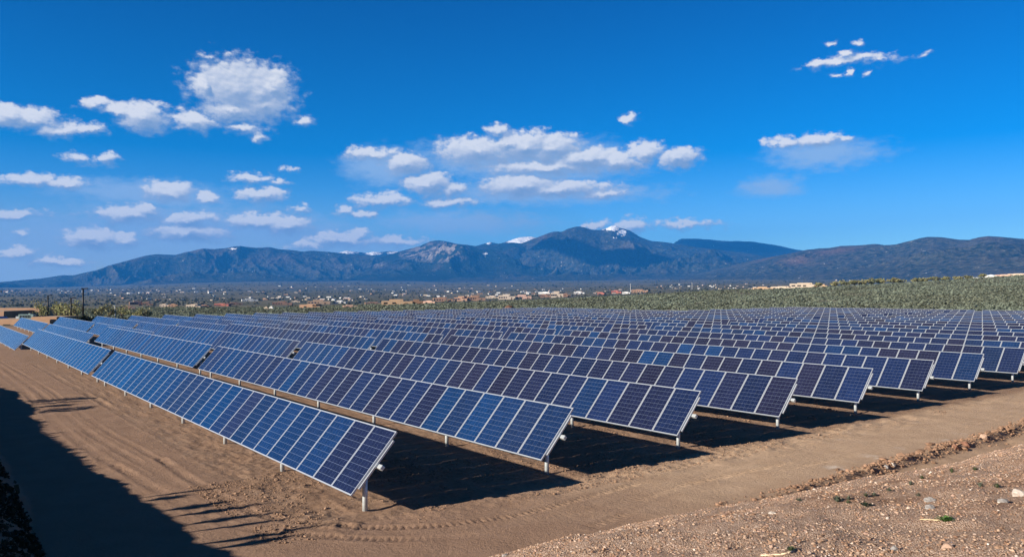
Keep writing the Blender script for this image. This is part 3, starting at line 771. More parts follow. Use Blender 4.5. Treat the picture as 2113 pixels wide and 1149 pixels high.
p = at_range(104, 164); bx, by = p[0], p[1]
building((bx, by, -3.4), RB, [(-30, 0, 0, 8.5, 3.25), (-4.6, .3, 1.5, 8.9, 3.65)], ADOBE, ROOF_T, 'low tan adobe building with roof spouts, behind the farthest table ends', wins=[('s', 21.3, .9, 1.3, 1.5), ('s', 18.6, .2, 1.2, 2.2), ('s', 15.6, 1., 1.4, 1.4), ('s', 10.5, 1., 1.4, 1.4)], beams=[(28.3, 2.4, .9), (24.2, 2.4, .9), (19.2, 2.4, .9), (17.6, 2.4, .9)])
p2 = at_range(9, 205)
building((p2[0], p2[1], -4.0), RB, [(-24, 0, 0, 10, 4.6), (-12, 2.5, 9.7, 14, 5.05)], ADOBE2, ROOF_T, 'darker brown adobe hall standing behind the low tan building', wins=[('s', 13, 1.4, 1.6, 1.4), ('s', 18, 1.4, 1.6, 1.4)])
u = at_range(57, 172); ur = empty('rooftop_unit', (u[0], u[1], -.22), -.5); ur.scale = (.8, .8, .85); tag(ur, 'grey-green air handling unit on the flat roof of the tan building', 'rooftop unit')
MB().box((-1.6, -.8, 0), (1.6, .8, 1.05)).bevel(.05).build('casing', UNIT_G, ur)
g_ = MB()
for i in range(7): g_.box((-1.3+i*.34, -.83, .25), (-1.1+i*.34, -.805, .85))
g_.build('louvre_panel', DARKM, ur); MB().tube((.7, 0, 1.05), (.7, 0, 1.2), .45, n=16).build('fan_cowl', UNIT_G, ur); MB().box((-2.3, -.5, 0), (-1.62, .5, .6)).build('duct', GREYM, ur)
s_ = at_range(1, 176); sr = empty('shed', (s_[0], s_[1], -1.4), .5); sr.scale = (.5, .5, .5); tag(sr, 'small white shed with blue metal roof beside the adobe buildings', 'shed')
MB().box((-2, -1.5, -2), (2, 1.5, 2.2)).build('wall', WHITE, sr)
rf = MB(); rf.box((-2.3, -1.8, 2.2), (2.3, 0, 2.28), Matrix.Translation((0, 0, 0))); rf.build('eave', BLUEROOF, sr)
rg = MB()
vs = [rg.bm.verts.new(c) for c in ((-2.3, -1.8, 2.29), (2.3, -1.8, 2.29), (2.3, 1.8, 2.29), (-2.3, 1.8, 2.29), (-2.3, 0, 3.3), (2.3, 0, 3.3))]
for f in ((0, 1, 5, 4), (2, 3, 4, 5), (0, 4, 3), (1, 2, 5), (3, 2, 1, 0)): rg.bm.faces.new([vs[i] for i in f])
rg.build('roof', BLUEROOF, sr)

def lamp(px, top, r, arms, label):
    b = at_range(px, r); d = ray(px, top); zt = CAM[2]+d[2]/math.hypot(d[0], d[1])*r; h = zt-b[2]
    root = empty('street_lamp', tuple(b)); tag(root, label, 'street lamp', 'dark street lamps by the adobe buildings')
    MB().tube((0, 0, -.5), (0, 0, .7), .24, n=12).build('base', GREYM, root)
    MB().tube((0, 0, .7), (0, 0, h), .165, .13, n=10).build('pole', DARKM, root)
    for s in arms:
        a = MB().box((min(0, s*.4), -.04, h-.14), (max(0, s*.4), .04, h-.06), Matrix.Rotation(-AZ, 4, 'Z')).build('arm', DARKM, root)
        q = MB().box((min(s*.25, s*.85), -.18, h-.13), (max(s*.25, s*.85), .18, h+.06), Matrix.Rotation(-AZ, 4, 'Z')).bevel(.04)
        q.build('lamp_head', DARKM, a)
lamp(99, 609, 190, [1], 'dark lamp post behind the low adobe building roof, one arm')
lamp(146.5, 614, 172, [1], 'shortest dark lamp post, one arm, rising from the pale trees')
lamp(171.5, 595, 158, [1, -.3], 'tallest dark lamp post, standing closest to the solar tables')
lamp(-6, 600.5, 190, [1.2], 'dark lamp post at the frame edge, only its head showing')
pp = at_range(238, 185); pr_ = empty('utility_pole', tuple(pp)); tag(pr_, 'plain pale grey pole standing among the pale green trees', 'pole')
MB().tube((0, 0, -.5), (0, 0, CAM[2]+185*(HORY-623)/FPX-pp[2]), .16, .12, n=10).build('pole', GREYM, pr_)
MB().box((-.35, -.1, CAM[2]+185*(HORY-624.5)/FPX-pp[2]), (.35, .1, CAM[2]+185*(HORY-623.5)/FPX-pp[2])).build('bracket', GREYM, pr_)

LEAFM = tone_mat('leaf_foliage', .8, .15, .25)
BARK = mottled('bark', (.13, .10, .075), .3, 5, .9)
def leaf_cloud(n, rad, centre, size, col, rng, shell=.35, jitter=.35, flat=.0):
    """n leaf clumps as little random quads spread through an ellipsoid of uneven lobes"""
    nl = 9; L = rng.normal(size=(nl, 3)); L /= np.linalg.norm(L, axis=1)[:, None]; L *= rng.uniform(.25, .75, (nl, 1)); LR = rng.uniform(.28, .52, nl)
    k = rng.integers(0, nl, n); q = rng.normal(size=(n, 3)); q /= np.linalg.norm(q, axis=1)[:, None]
    P = (L[k] + q*(LR[k]*(rng.uniform(shell, 1, n)**.5))[:, None])*np.array(rad)+np.array(centre)
    a = rng.normal(size=(n, 3)); a /= np.linalg.norm(a, axis=1)[:, None]; b = np.cross(a, rng.normal(size=(n, 3))); b /= np.linalg.norm(b, axis=1)[:, None]+1e-9
    s = (size*rng.uniform(.6, 1.4, n))[:, None]
    V = np.stack([P-a*s-b*s*.6, P+a*s-b*s*.6, P+a*s+b*s*.6, P-a*s+b*s*.6], 1).reshape(-1, 3)
    F = np.arange(4*n).reshape(n, 4)
    c = np.array(col)[None]*(1+rng.uniform(-jitter, jitter, (n, 1)))*(1+rng.uniform(-.08, .08, (n, 3)))
    return V, F, np.repeat(c, 4, axis=0)
def tree(loc, h, w, col, label, group, n=420, size=.22, trunk_h=.3, name='tree', rng=RNG):
    root = empty(name, tuple(loc)); tag(root, label, 'tree', group)
    m = MB(); top = h*trunk_h; m.tube((0, 0, -.4), (0, 0, top), .05*h*.5, .035*h*.5, n=8)
    for i in range(7):
        an = rng.uniform(0, 6.28); ln = rng.uniform(.4, .85); e = Vector((math.cos(an)*w*.42*ln, math.sin(an)*w*.42*ln, h*rng.uniform(.55, .92)))
        s0 = Vector((0, 0, top*rng.uniform(.6, 1))); mid = s0.lerp(e, .5)+Vector((0, 0, h*.05)); m.tube(s0, mid, .016*h, .010*h, n=6); m.tube(mid, e, .010*h, .003*h, n=5)
    m.tube((0, 0, top), (0.02, 0, h*.85), .0175*h, .004*h, n=6)
    m.build('trunk', BARK, root)
    V, F, c = leaf_cloud(n, (w/2, w/2, h*.46), (0, 0, h*.56), size, col, rng)
    mesh_np('crown', V, F, LEAFM, root, cols=c)
    return root
PALE = (.27, .265, .125); OLIVE = (.20, .195, .105); DKG = (.035, .05, .028)
lab = 'pale green spring tree with thin open crown beyond the table ends'
for (px, top, r, w, colr, lb) in [(70, 620, 215, 4, PALE, 'pale tree rising behind the dark adobe hall roof'), (86, 612, 205, 5.5, PALE, 'tallest pale green tree, just beside the first lamp post'),
        (116, 621, 185, 4.5, OLIVE, 'small olive tree between the two thinner lamp posts'), (128, 620, 180, 4.5, PALE, 'pale green tree left of the shortest lamp post'.replace('left of', 'close before')),
        (142, 622, 178, 5, PALE, 'pale green tree hugging the shortest lamp post'), (157, 617, 175, 4.5, PALE, 'pale green tree between the shortest and tallest lamp posts'),
        (206, 629, 180, 4.2, OLIVE, 'olive tree just before the plain grey pole'), (224, 625, 185, 5, OLIVE, 'wispy olive tree touching the plain grey pole'),
        (252, 629, 190, 5, PALE, 'yellowish tree just past the plain grey pole'), (283, 636, 178, 3.6, PALE, 'small yellow-green tree below the stone house'), (300, 634, 178, 4, (.23, .22, .12), 'palest tree, straw coloured, beside the small yellow-green one')]:
    b = at_range(px, r); d = ray(px, top); h = CAM[2]+d[2]/math.hypot(d[0], d[1])*r-b[2]
    tree(b, h, w, colr, lb, 'pale trees around the lamp posts', n=300, size=.14)
for px, top, r in [(178, 648, 152), (163, 650, 152), (256, 655, 155), (190, 652, 153)]:
    b = at_range(px, r); d = ray(px, top); h = max(1.2, CAM[2]+d[2]/math.hypot(d[0], d[1])*r-b[2])
    o = empty('bush', tuple(b)); tag(o, {178: 'dark green bush at the foot of the tallest lamp post', 163: 'dark bush beside the tallest lamp post, nearer the adobe wall', 256: 'low dark bush behind the second table end', 190: 'small dark bush behind the first table end'}[px], 'bush', 'dark bushes at the table ends')
    V, F, c = leaf_cloud(420, (1.6, 1.5, h*.6), (0, 0, h*.42), .13, (.022, .028, .016), RNG); mesh_np('foliage', V, F, LEAFM, o, cols=c)
    MB().tube((0, 0, -.2), (0, 0, h*.5), .06, .03, n=6).build('stem', BARK, o)
# row of yellow-green trees on the crest of the sage hill
tl = [(1690, 581, 1.0), (1722, 579, .9), (1745, 577, 1.0), (1762, 576, .9), (1781, 575, 1.1), (1800, 574, 1.0), (1822, 573.5, 1.15), (1843, 573, 1.0), (1858, 573.5, .9), (1893, 573.5, 1.0), (1909, 572, 1.0), (1928, 571.5, 1.1), (1950, 573, .85), (1975, 571, .9), (1995, 570, 1.0), (2030, 569, .9)]
names_ = ['first', 'second', 'third', 'fourth', 'fifth', 'sixth', 'seventh', 'eighth', 'ninth', 'tenth', 'eleventh', 'twelfth', 'thirteenth', 'fourteenth', 'fifteenth', 'last']
for i, (px, top, k) in enumerate(tl):
    r = float(np.interp(px, [1583, 1800, 2000, 2113], [400, 440, 480, 500])); b = at_range(px, r); d = ray(px, top); h = max(2.6, CAM[2]+d[2]/math.hypot(d[0], d[1])*r-b[2])
    cl = [(.23, .225, .115), (.26, .245, .125), (.19, .195, .11)][i % 3]
    tree(b, h, 7.0*k, cl, 'yellow-green tree on the sage hill crest, %s from the long tan wall' % names_[i], 'yellow-green trees along the hill crest', n=420, size=.26)

# ------------------------------------------------------------------ sagebrush and distant woods: nobody could count them
def blobs(P, rad, hgt, cols, nq, rng, qs=.42):
    """leafy tufts: nq random quads on each dome"""
    n = len(P); q = rng.normal(size=(n, nq, 3)); q /= np.linalg.norm(q, axis=2)[..., None]; q[..., 2] = np.abs(q[..., 2])
    C = q*rng.uniform(.55, 1, (n, nq, 1))*np.stack([rad, rad, hgt], 1)[:, None, :]+P[:, None, :]
    a = rng.normal(size=(n, nq, 3)); a -= q*np.sum(a*q, 2)[..., None]*.6; a /= np.linalg.norm(a, axis=2)[..., None]
    b = np.cross(a, q+rng.normal(size=q.shape)*.4); b /= np.linalg.norm(b, axis=2)[..., None]+1e-9
    s = (rad[:, None]*qs*rng.uniform(.7, 1.3, (n, nq)))[..., None]
    V = np.stack([C-a*s-b*s*.7, C+a*s-b*s*.7, C+a*s+b*s*.7, C-a*s+b*s*.7], 2).reshape(-1, 3)
    F = np.arange(len(V)).reshape(-1, 4)
    c = cols[:, None, :]*(1+rng.uniform(-.22, .22, (n, nq, 1)))
    return V, F, np.repeat(c.reshape(-1, 3), 4, axis=0)
def scatter(n, px0, px1, r0, r1, rng, rp=1.0):
    px = rng.uniform(px0, px1, n); a = AZ+np.arctan((px-PW/2)/FPX); r = r0*(r1/r0)**(rng.uniform(0, 1, n)**rp)
    x = CAM[0]+r*np.sin(a); y = CAM[1]+r*np.cos(a); return x, y, r, px
def sage():
    x, y, r, px = scatter(105000, -80, 2230, 138, 640, RNG, .75)
    keep = (site_w(x, y) < .80) & (fbm(x/14, y/14, 3, 81) > -.42) & ~((px < 330) & (r < 170))
    x, y, r = x[keep], y[keep], r[keep]; z = terrain(x, y)
    rad = RNG.uniform(.22, .52, len(x))*np.interp(r, [140, 600], [1.0, 1.45]); h = rad*RNG.uniform(.9, 1.3, len(x))
    t = np.clip(.5+.9*fbm(x/25, y/25, 4, 83)+RNG.normal(0, .22, len(x)), 0, 1)[:, None]
    c = (1-t)*np.array([.140, .152, .110])+t*np.array([.178, .212, .165])
    dk = RNG.uniform(0, 1, len(x)) < .10; c[dk] = np.array([.05, .06, .04])
    V, F, C = blobs(np.stack([x, y, z-.05], 1), rad, h, c, 9, RNG)
    tag(mesh_np('sagebrush', V, F, LEAFM, cols=C), 'grey-green sagebrush covering the hill and flats behind the tables', kind='stuff')
sage()
def woods():
    x, y, r, px = scatter(9000, -80, 2230, 640, 8200, RNG, .9)
    d = fbm(x/260, y/260, 4, 91)+.25*fbm(x/60, y/60, 2, 92)
    keep = d > np.interp(r, [640, 1500, 8000], [.12, -.02, -.08])
    x, y, r, px = x[keep], y[keep], r[keep], px[keep]; z = terrain(x, y)
    rad = RNG.uniform(1.4, 3.4, len(x))*np.interp(r, [640, 8000], [.8, 2.6]); h = rad*RNG.uniform(1.0, 1.7, len(x))
    t = RNG.uniform(0, 1, (len(x), 1)); c = (1-t)*np.array([.036, .045, .03])+t*np.array([.10, .105, .065])
    V, F, C = blobs(np.stack([x, y, z-.3], 1), rad, h, c, 8, RNG, .55)
    tag(mesh_np('woods', V, F, LEAFM, cols=C), 'dark trees and scrub mottling the valley floor', kind='stuff')
woods()

# ------------------------------------------------------------------ the town in the valley
HOUSES = [ # px left, px right, base y, height px, wall, roof, label
 (257, 276, 640, 8, PINK, ROOF_T, 'pink-tan house with dark porch beside the straw-coloured tree'),
 (272, 300, 629, 8, BROWN, ROOF_W, 'dark house with pale roof, left end of the near village'.replace('left end of', 'first of')),
 (296, 313, 630, 7, ADOBE, ROOF_T, 'tan house touching the dark pale-roofed one'),
 (331, 346, 633, 6, CREAM, ROOF_T, 'small cream house with flat roof above the sagebrush'),
 (349, 365, 633, 6, ADOBE, ROOF_T, 'small tan house next to the small cream one'),
 (386, 412, 636, 8, CREAM, ROOF_T, 'cream house with bright gable wall, low among brush'),
 (410, 430, 635, 6, BROWN, ROOF_T, 'dark brown house joined behind the cream gable house'),
 (444, 470, 631, 5, RED, ROOF_T, 'reddish house among brown brush'),
 (472, 498, 629, 5, ADOBE2, ROOF_T, 'low brown house beyond the reddish house'),
 (502, 530, 622, 5, WHITE, ROOF_W, 'long white roofed building on the flat'),
 (545, 553, 639, 6, CREAM, ROOF_T, 'tiny cream hut close to the tables'),
 (556, 563, 639, 7, WHITE, ROOF_W, 'tiny white hut close to the tables'),
 (565, 600, 629, 7, BROWN, ROOF_T, 'long brown house with pinkish end wall'),
 (603, 618, 624, 4, CREAM, ROOF_T, 'low cream house just past the long brown house'),
 (619, 660, 636, 8, ADOBE2, ROOF_T, 'tan house with shadowed front just above the tables'),
 (638, 678, 628, 9, SAND, ROOF_T, 'large sand coloured house behind the shadowed-front house'),
 (690, 712, 626, 6, WHITE, ROOF_W, 'white house with pale roof beside the sand house'),
 (710, 736, 635, 6, PINK, ROOF_T, 'pink-tan house low above the tables, before the big complex'),
 (756, 790, 628, 5, BROWN, ROOF_T, 'brown low wing in front of the big sandy complex'),
 (790, 848, 630, 12, SAND, ROOF_T, 'big sandy pueblo style complex with stepped roofs'),
 (848, 872, 629, 11, BROWN, ROOF_T, 'dark brown block attached to the big sandy complex'),
 (873, 897, 627, 7, PINK, ROOF_T, 'pinkish low house after the dark brown block'),
 (896, 933, 622, 9, ADOBE, ROOF_T, 'tan terraced house with pale dome-like roof behind'),
 (937, 964, 621, 10, ADOBE2, ROOF_T, 'tall brown square house before the pueblo terrace'),
 (966, 1000, 620, 11, ADOBE, ROOF_T, 'wide pueblo terrace house with two storeys'),
 (1003, 1029, 616, 6, CREAM, ROOF_T, 'low cream wall and house before the white block'),
 (1030, 1062, 618, 11, CREAM, ROOF_W, 'pale tall block with bright end wall'),
 (1062, 1095, 617, 9, PINK, ROOF_T, 'pink-tan house just past the pale tall block'),
 (1111, 1138, 606, 4, WHITE, ROOF_W, 'long white flat roof behind the brown houses'),
 (1112, 1136, 613, 6, BROWN, ROOF_T, 'brown house below the long white roof'),
 (1138, 1161, 614, 13, CREAM, ROOF_T, 'tall cream house with red-brown upper storey'),
 (1160, 1176, 612, 7, BROWN, ROOF_T, 'brown wing on the tall cream house'),
 (1185, 1205, 606, 5, WHITE, ROOF_W, 'white building between the cream house and red house'),
 (1233, 1247, 608, 5, RED, ROOF_T, 'small bright red house'),
 (1262, 1281, 605, 6, RED, ROOF_W, 'larger red house with pale roof'),
 (1284, 1300, 606, 4, WHITE, ROOF_W, 'white house between the red house and tan lodge'),
 (1305, 1336, 604, 7, ADOBE, ROOF_T, 'tan lodge with stepped roof, last before open sage'),
 (1556, 1592, 598, 6, SAND, ROOF_T, 'low tan wall building at the sage hill top, dark gate'),
 (1594, 1637, 597, 6, CREAM, ROOF_T, 'long pale tan wall along the hill top'),
 (1637, 1690, 593, 9, CREAM, ROOF_T, 'tallest pale tan building on the hill top'),
 (1690, 1705, 594, 7, SAND, ROOF_T, 'shorter sandy end wing of the tallest hill top building'),
 (2029, 2038, 571, 4, WHITE, ROOF_W, 'single white house on the far slope above the sage'),
 (2060, 2090, 572, 5, PINK, ROOF_T, 'pinkish low building on the far slope'),
 (2088, 2120, 570, 5, CREAM, ROOF_T, 'pale building at the frame edge on the far slope')]
hr = random.Random(5)
def house(px0, px1, base, hp, wallm, roofm, label, group):
    P, r = ground_hit((px0+px1)/2, base, 170)
    if px0 > 1540: 
        r = float(np.interp(px0, [1540, 2120], [430, 560])); P = at_range((px0+px1)/2, r)
        d = ray((px0+px1)/2, base); zb = CAM[2]+d[2]/math.hypot(d[0], d[1])*r
    else: zb = P[2]
    w = (px1-px0)/FPX*r/.92; h = hp/FPX*r; dep = w*hr.uniform(.5, .8)
    a = -math.atan2(P[0]-CAM[0], P[1]-CAM[1])+hr.uniform(-.45, .1)
    root = empty('house', (P[0], P[1], zb), a); tag(root, label, 'house', group)
    W = MB(); R = MB(); bl = [(-w/2, w*.12, 0, dep, h*hr.uniform(.72, .9)), (w*.0, w/2, -dep*.12, dep*.9, h*hr.uniform(.5, .72)), (-w*.25, w*.2, dep*.25, dep*1.1, h)]
    for (x0, x1, y0, y1, hh) in bl:
        W.box((x0, y0, -4), (x1, y1, hh)); R.box((x0+.3, y0+.3, hh-.2), (x1-.3, y1-.3, hh+.03))
    W.build('wall', wallm, root); R.build('roof', roofm, root)
    nwin = max(1, min(4, int(w/5)))
    for i in range(nwin):
        x = -w/2+w*.55*(i+.5)/nwin; hw = min(1.6, w*.06); MB().box((x-hw, -.06, h*.25), (x+hw, .1, h*.52)).build('window', GLASS, root)
    MB().box((w*.24, -dep*.12-.08, -.5), (w*.24+min(2.6, w*.1), -dep*.12+.1, h*.42)).build('door', WOODD, root)
for hh in HOUSES: house(*hh, 'adobe houses at the edge of town')
# smaller buildings further out: each a house of its own
def small_house_mesh(wallm, roofm, gable):
    m = MB(); m.box((-.5, -.35, -.3), (.5, .35, .34), mi=0)
    if gable:
        v = [m.bm.verts.new(c) for c in ((-.54, -.4, .33), (.54, -.4, .33), (.54, .4, .33), (-.54, .4, .33), (-.54, 0, .52), (.54, 0, .52))]
        for f in ((0, 1, 5, 4), (2, 3, 4, 5), (0, 4, 3), (1, 2, 5)): m.bm.faces.new([v[i] for i in f]).material_index = 1
    else: m.box((-.47, -.32, .30), (.47, .32, .355), mi=1)
    m.box((-.25, -.36, 0), (-.1, -.34, .2), mi=2); m.box((.1, -.36, 0), (.25, -.34, .2), mi=2)
    return m.data('house', [wallm, roofm, GLASS])
SM = [small_house_mesh(WHITE, ROOF_W, True), small_house_mesh(WHITE, ROOF_W, False), small_house_mesh(CREAM, ROOF_T, False), small_house_mesh(ADOBE, ROOF_T, False), small_house_mesh(PINK, ROOF_W, True)]
SML = [('white gabled house, small with distance, out on the valley floor', 'white gabled houses out in the valley'), ('white flat-roofed building, small with distance, out in the valley', 'white flat-roofed buildings out in the valley'), ('cream flat-roofed house, small with distance, out in the valley', 'cream houses out in the valley'), ('brown adobe house, small with distance, out in the valley', 'brown adobe houses out in the valley'), ('pinkish gabled house, small with distance, out in the valley', 'pinkish gabled houses out in the valley')]
BANDS = [(-20, 560, 595, 606, 62), (230, 620, 603, 620, 26), (560, 760, 612, 621, 34), (760, 1110, 600, 613, 52), (560, 1100, 588, 602, 36), (1060, 1340, 596, 608, 34), (1340, 1580, 586, 597, 42), (1640, 2060, 568, 582, 22)]
for (x0, x1, y0, y1, n) in BANDS:
    for _ in range(n):
        px = hr.uniform(x0, x1); py = y0+(y1-y0)*hr.random()**.8
        P, r = ground_hit(px, py, 500)
        if r > 7600: r = 7600*hr.uniform(.7, 1); P = at_range(px, r)
        k = hr.choices(range(5), [.17, .20, .26, .22, .15])[0]; wpx = hr.uniform(4.5, 10) if py > 602 else hr.uniform(2.5, 5.5)
        w = max(8, wpx/FPX*r)
        o = inst('house', SM[k], None, (P[0], P[1], float(terrain(P[0:1], P[1:2])[0]))); o.scale = (w, w*hr.uniform(.7, 1), min(w, 26)*hr.uniform(.45, .7)); o.rotation_euler = (0, 0, hr.uniform(-1.2, .6))
        tag(o, SML[k][0], 'house', SML[k][1])
def mast(px, y0, y1, r, wpx, label):
    P = at_range(px, r); zb = CAM[2]+r*(HORY-y0)/FPX; h = r*(y0-y1)/FPX
    o = empty('radio_mast', (P[0], P[1], zb)); tag(o, label, 'mast'); k = wpx/FPX*r/2
    MB().tube((0, 0, -8), (0, 0, h), k, k*.5, n=8).build('shaft', WHITE, o); MB().box((-k*1.6, -k*1.6, h*.86), (k*1.6, k*1.6, h*.92)).build('antenna', GREYM, o)
mast(1301, 602, 586, 1900, 1.0, 'thin white mast above the red houses'); mast(1428, 598, 584, 2200, .8, 'thin pale mast above the town beyond the sage hill')
dp = at_range(1050, 215); V = np.array([[0, 0, 0.]]); 
n_ = 14; gx, gy = np.meshgrid(np.linspace(-1, 1, n_), np.linspace(-1, 1, n_)); rr_ = np.hypot(gx, gy)
gz = np.clip(1-rr_**2, -.2, 1)*1.0*(1+.35*fbm(gx.ravel()*2, gy.ravel()*2, 3, 7).reshape(gx.shape)); ii = np.arange(n_*n_).reshape(n_, n_)
dm = mesh_np('dirt_pile', np.stack([gx.ravel()*1.6+dp[0], gy.ravel()*1.2+dp[1], gz.ravel()+dp[2]+.25], 1), np.stack([ii[:-1, :-1], ii[:-1, 1:], ii[1:, 1:], ii[1:, :-1]], -1).reshape(-1, 4), mottled('red_soil', (.16, .085, .055), .3, 2, .95))
tag(dm, 'reddish brown dirt pile at the far edge of the tables', 'dirt pile')

# ------------------------------------------------------------------ near ground: gravel, clods, rocks, weeds, twig
STONEM = tone_mat('stones', .9, .2)
_bm = bmesh.new(); bmesh.ops.create_icosphere(_bm, subdivisions=1, radius=1); _bm.verts.ensure_lookup_table()
ICO_V = np.array([v.co[:] for v in _bm.verts]); ICO_F = np.array([[v.index for v in f.verts] for f in _bm.faces]); _bm.free()
def stones(name, x, y, s, cols, label, sink=.25, flat=.65):
    n = len(x); z = terrain(x, y)
    J = 1+RNG.uniform(-.28, .28, (n, len(ICO_V), 1)); sc = np.stack([s*RNG.uniform(.8, 1.5, n), s*RNG.uniform(.7, 1.1, n), s*flat*RNG.uniform(.7, 1.2, n)], 1)[:, None, :]
    Q = ICO_V[None]*J*sc; a = RNG.uniform(0, 6.28, n); ca, sa = np.cos(a)[:, None], np.sin(a)[:, None]
    X = Q[..., 0]*ca-Q[..., 1]*sa+x[:, None]; Y = Q[..., 0]*sa+Q[..., 1]*ca+y[:, None]; Zz = Q[..., 2]+(z+s*(flat-sink))[:, None]*1.0
    V = np.stack([X, Y, Zz], -1).reshape(-1, 3); F = (ICO_F[None]+(np.arange(n)*len(ICO_V))[:, None, None]).reshape(-1, 3)
    return tag(mesh_np(name, V, F, STONEM, cols=np.repeat(cols, len(ICO_V), axis=0)), label, kind='stuff')
def stone_cols(n):
    pal = np.array([[.38, .265, .19], [.29, .185, .125], [.46, .355, .285], [.24, .14, .09], [.60, .53, .47], [.34, .225, .175], [.20, .13, .10], [.36, .22, .14]])
    return pal[RNG.choice(len(pal), n, p=[.22, .25, .09, .16, .02, .13, .07, .06])]*RNG.uniform(.85, 1.15, (n, 1))
n = 90000
x = -2+26*RNG.uniform(0, 1, n)**1.3; yb = np.interp(x, BROW_X, BROW_Y); y = yb+.1-RNG.uniform(0, 1, n)*10.5 
dd = np.interp(x, BROW_X, BROW_Y)-y; k = RNG.uniform(0, 1, n) < np.where(dd < 1.2, 1.0, np.minimum(1, .62+1.1*np.clip(fbm(x*1.1, y*1.1, 4, 77), -.35, .6)))
x, y = x[k], y[k]; n = len(x)
dd = np.interp(x, BROW_X, BROW_Y)-y
stones('gravel', x, y, np.exp(RNG.normal(math.log(.0098), .38, n)), stone_cols(n)*(1.02+.24*np.exp(-(dd/2.6)**2))[:, None], 'loose mixed gravel on the sloping bank')
n = 2600
x = RNG.uniform(4.8, 26, n); y = np.interp(x, DIT_X, DIT_Y)+.16+RNG.normal(0, .17, n); k = RNG.uniform(0, 1, n) < np.interp(x, [4.8, 8, 11, 14, 26], [.15, .35, .6, 1, .8]); x, y = x[k], y[k]; n = len(x)
stones('clods', x, y, np.exp(RNG.normal(math.log(.022), .5, n)), np.array([[.25, .152, .10]])*RNG.uniform(.7, 1.35, (n, 1)), 'crumbly soil clods along the washed-out ditch')
n = 26000
x = -2.5+28*RNG.uniform(0, 1, n)**1.3; y = RNG.uniform(-2.2, 5.0, n)**1.0; k = (y > -1.1+.25*fbm(x, y, 3, 8)) & (fbm(x*.8, y*.8, 3, 19) > -.05); x, y = x[k], y[k]; n = len(x)
stones('soil_crumbs', x, y, np.exp(RNG.normal(math.log(.0105), .5, n)), np.array([[.27, .172, .115]])*RNG.uniform(.7, 1.3, (n, 1)), 'loose soil crumbs around the first tables')

def on_bank(px, py):
    d = ray(px, py); t = np.geomspace(3, 80, 1500); P = CAM[None]+t[:, None]*d[None]; g = P[:, 2]-terrain(P[:, 0], P[:, 1]); return P[np.argmax(g < 0)]
def rock(px, py, wpx, hpx, m, label, name='rock', seed=0):
    P = on_bank(px, py); r = np.linalg.norm(P-CAM); rg = np.random.default_rng(seed)
    bm = bmesh.new(); bmesh.ops.create_icosphere(bm, subdivisions=3, radius=1)
    pl = rg.normal(size=(9, 3)); pl /= np.linalg.norm(pl, axis=1)[:, None]; of = rg.uniform(.62, .9, 9)
    for v in bm.verts:
        c = np.array(v.co)
        for a, b in zip(pl, of):
            e = c@a-b
            if e > 0: c = c-a*e
        v.co = c*(1+.05*math.sin(c[0]*9+c[1]*7))
    w = wpx/FPX*r/2; h = hpx/FPX*r
    me = bpy.data.meshes.new(name); bm.to_mesh(me); bm.free(); me.materials.append(m)
    o = inst(name, me, None, (P[0], P[1], P[2]+h*.12)); o.scale = (w*.9, w*.66, h*.6); o.rotation_euler = (0, .1, -AZ+rg.uniform(-.4, .4)); tag(o, label, 'rock'); return o
R_W = mottled('pale_stone', (.47, .41, .36), .15, 3, .8, 0, .3, .4); R_G = mottled('grey_stone', (.27, .25, .24), .25, 3, .8, 0, .3, .4); R_P = mottled('pink_stone', (.40, .27, .20), .2, 3, .8, 0, .3, .4); R_D = mottled('dark_red_stone', (.24, .12, .08), .25, 3, .85, 0, .3, .4)
for i, (px, py, w, h, m, l) in enumerate([(2103, 1022, 32, 17, R_W, 'largest pale rock half out of frame on the gravel bank'), (1921, 1049, 24, 10, R_G, 'flat grey rock below the other grey one on the bank'), (1919, 1034, 24, 11, R_G, 'upper grey rock of a close pair on the bank'), (1593, 1059, 18, 6, R_W, 'flat white stone on the gravel near the ditch'),
        (1592, 1130, 12, 9, R_P, 'pinkish pebble rock above the bleached twig'), (1956, 1132, 24, 14, R_P, 'rounded orange-pink rock half buried in brown soil'), (1845, 1133, 16, 9, R_G, 'small dark grey stone low on the bank'), (2070, 1035, 22, 9, R_G, 'pale grey slab below the largest pale rock'), (1832, 1071, 9, 7, R_W, 'small whitish stone in the middle of the bank'),
        (1042, 1147, 18, 8, R_G, 'grey stone at the lower frame edge beside the road'), (1360, 1083, 14, 9, R_P, 'pale pink stone where gravel meets the road'), (1828, 965, 14, 8, R_G, 'grey clod-like rock in the ditch rubble'), (1842, 960, 12, 8, R_W, 'pale rock beside the grey one in the ditch rubble'), (1972, 925, 18, 11, R_D, 'dark red rock on top of the ditch rubble'), (1990, 918, 22, 12, R_D, 'largest dark red lump at the ditch edge'), (2030, 905, 18, 12, R_P, 'orange lump of soil at the far end of the ditch')]):
    rock(px, py, w, h, m, l, seed=i+40)
WEEDM = tone_mat('weed_leaves', .8, .15, .2)
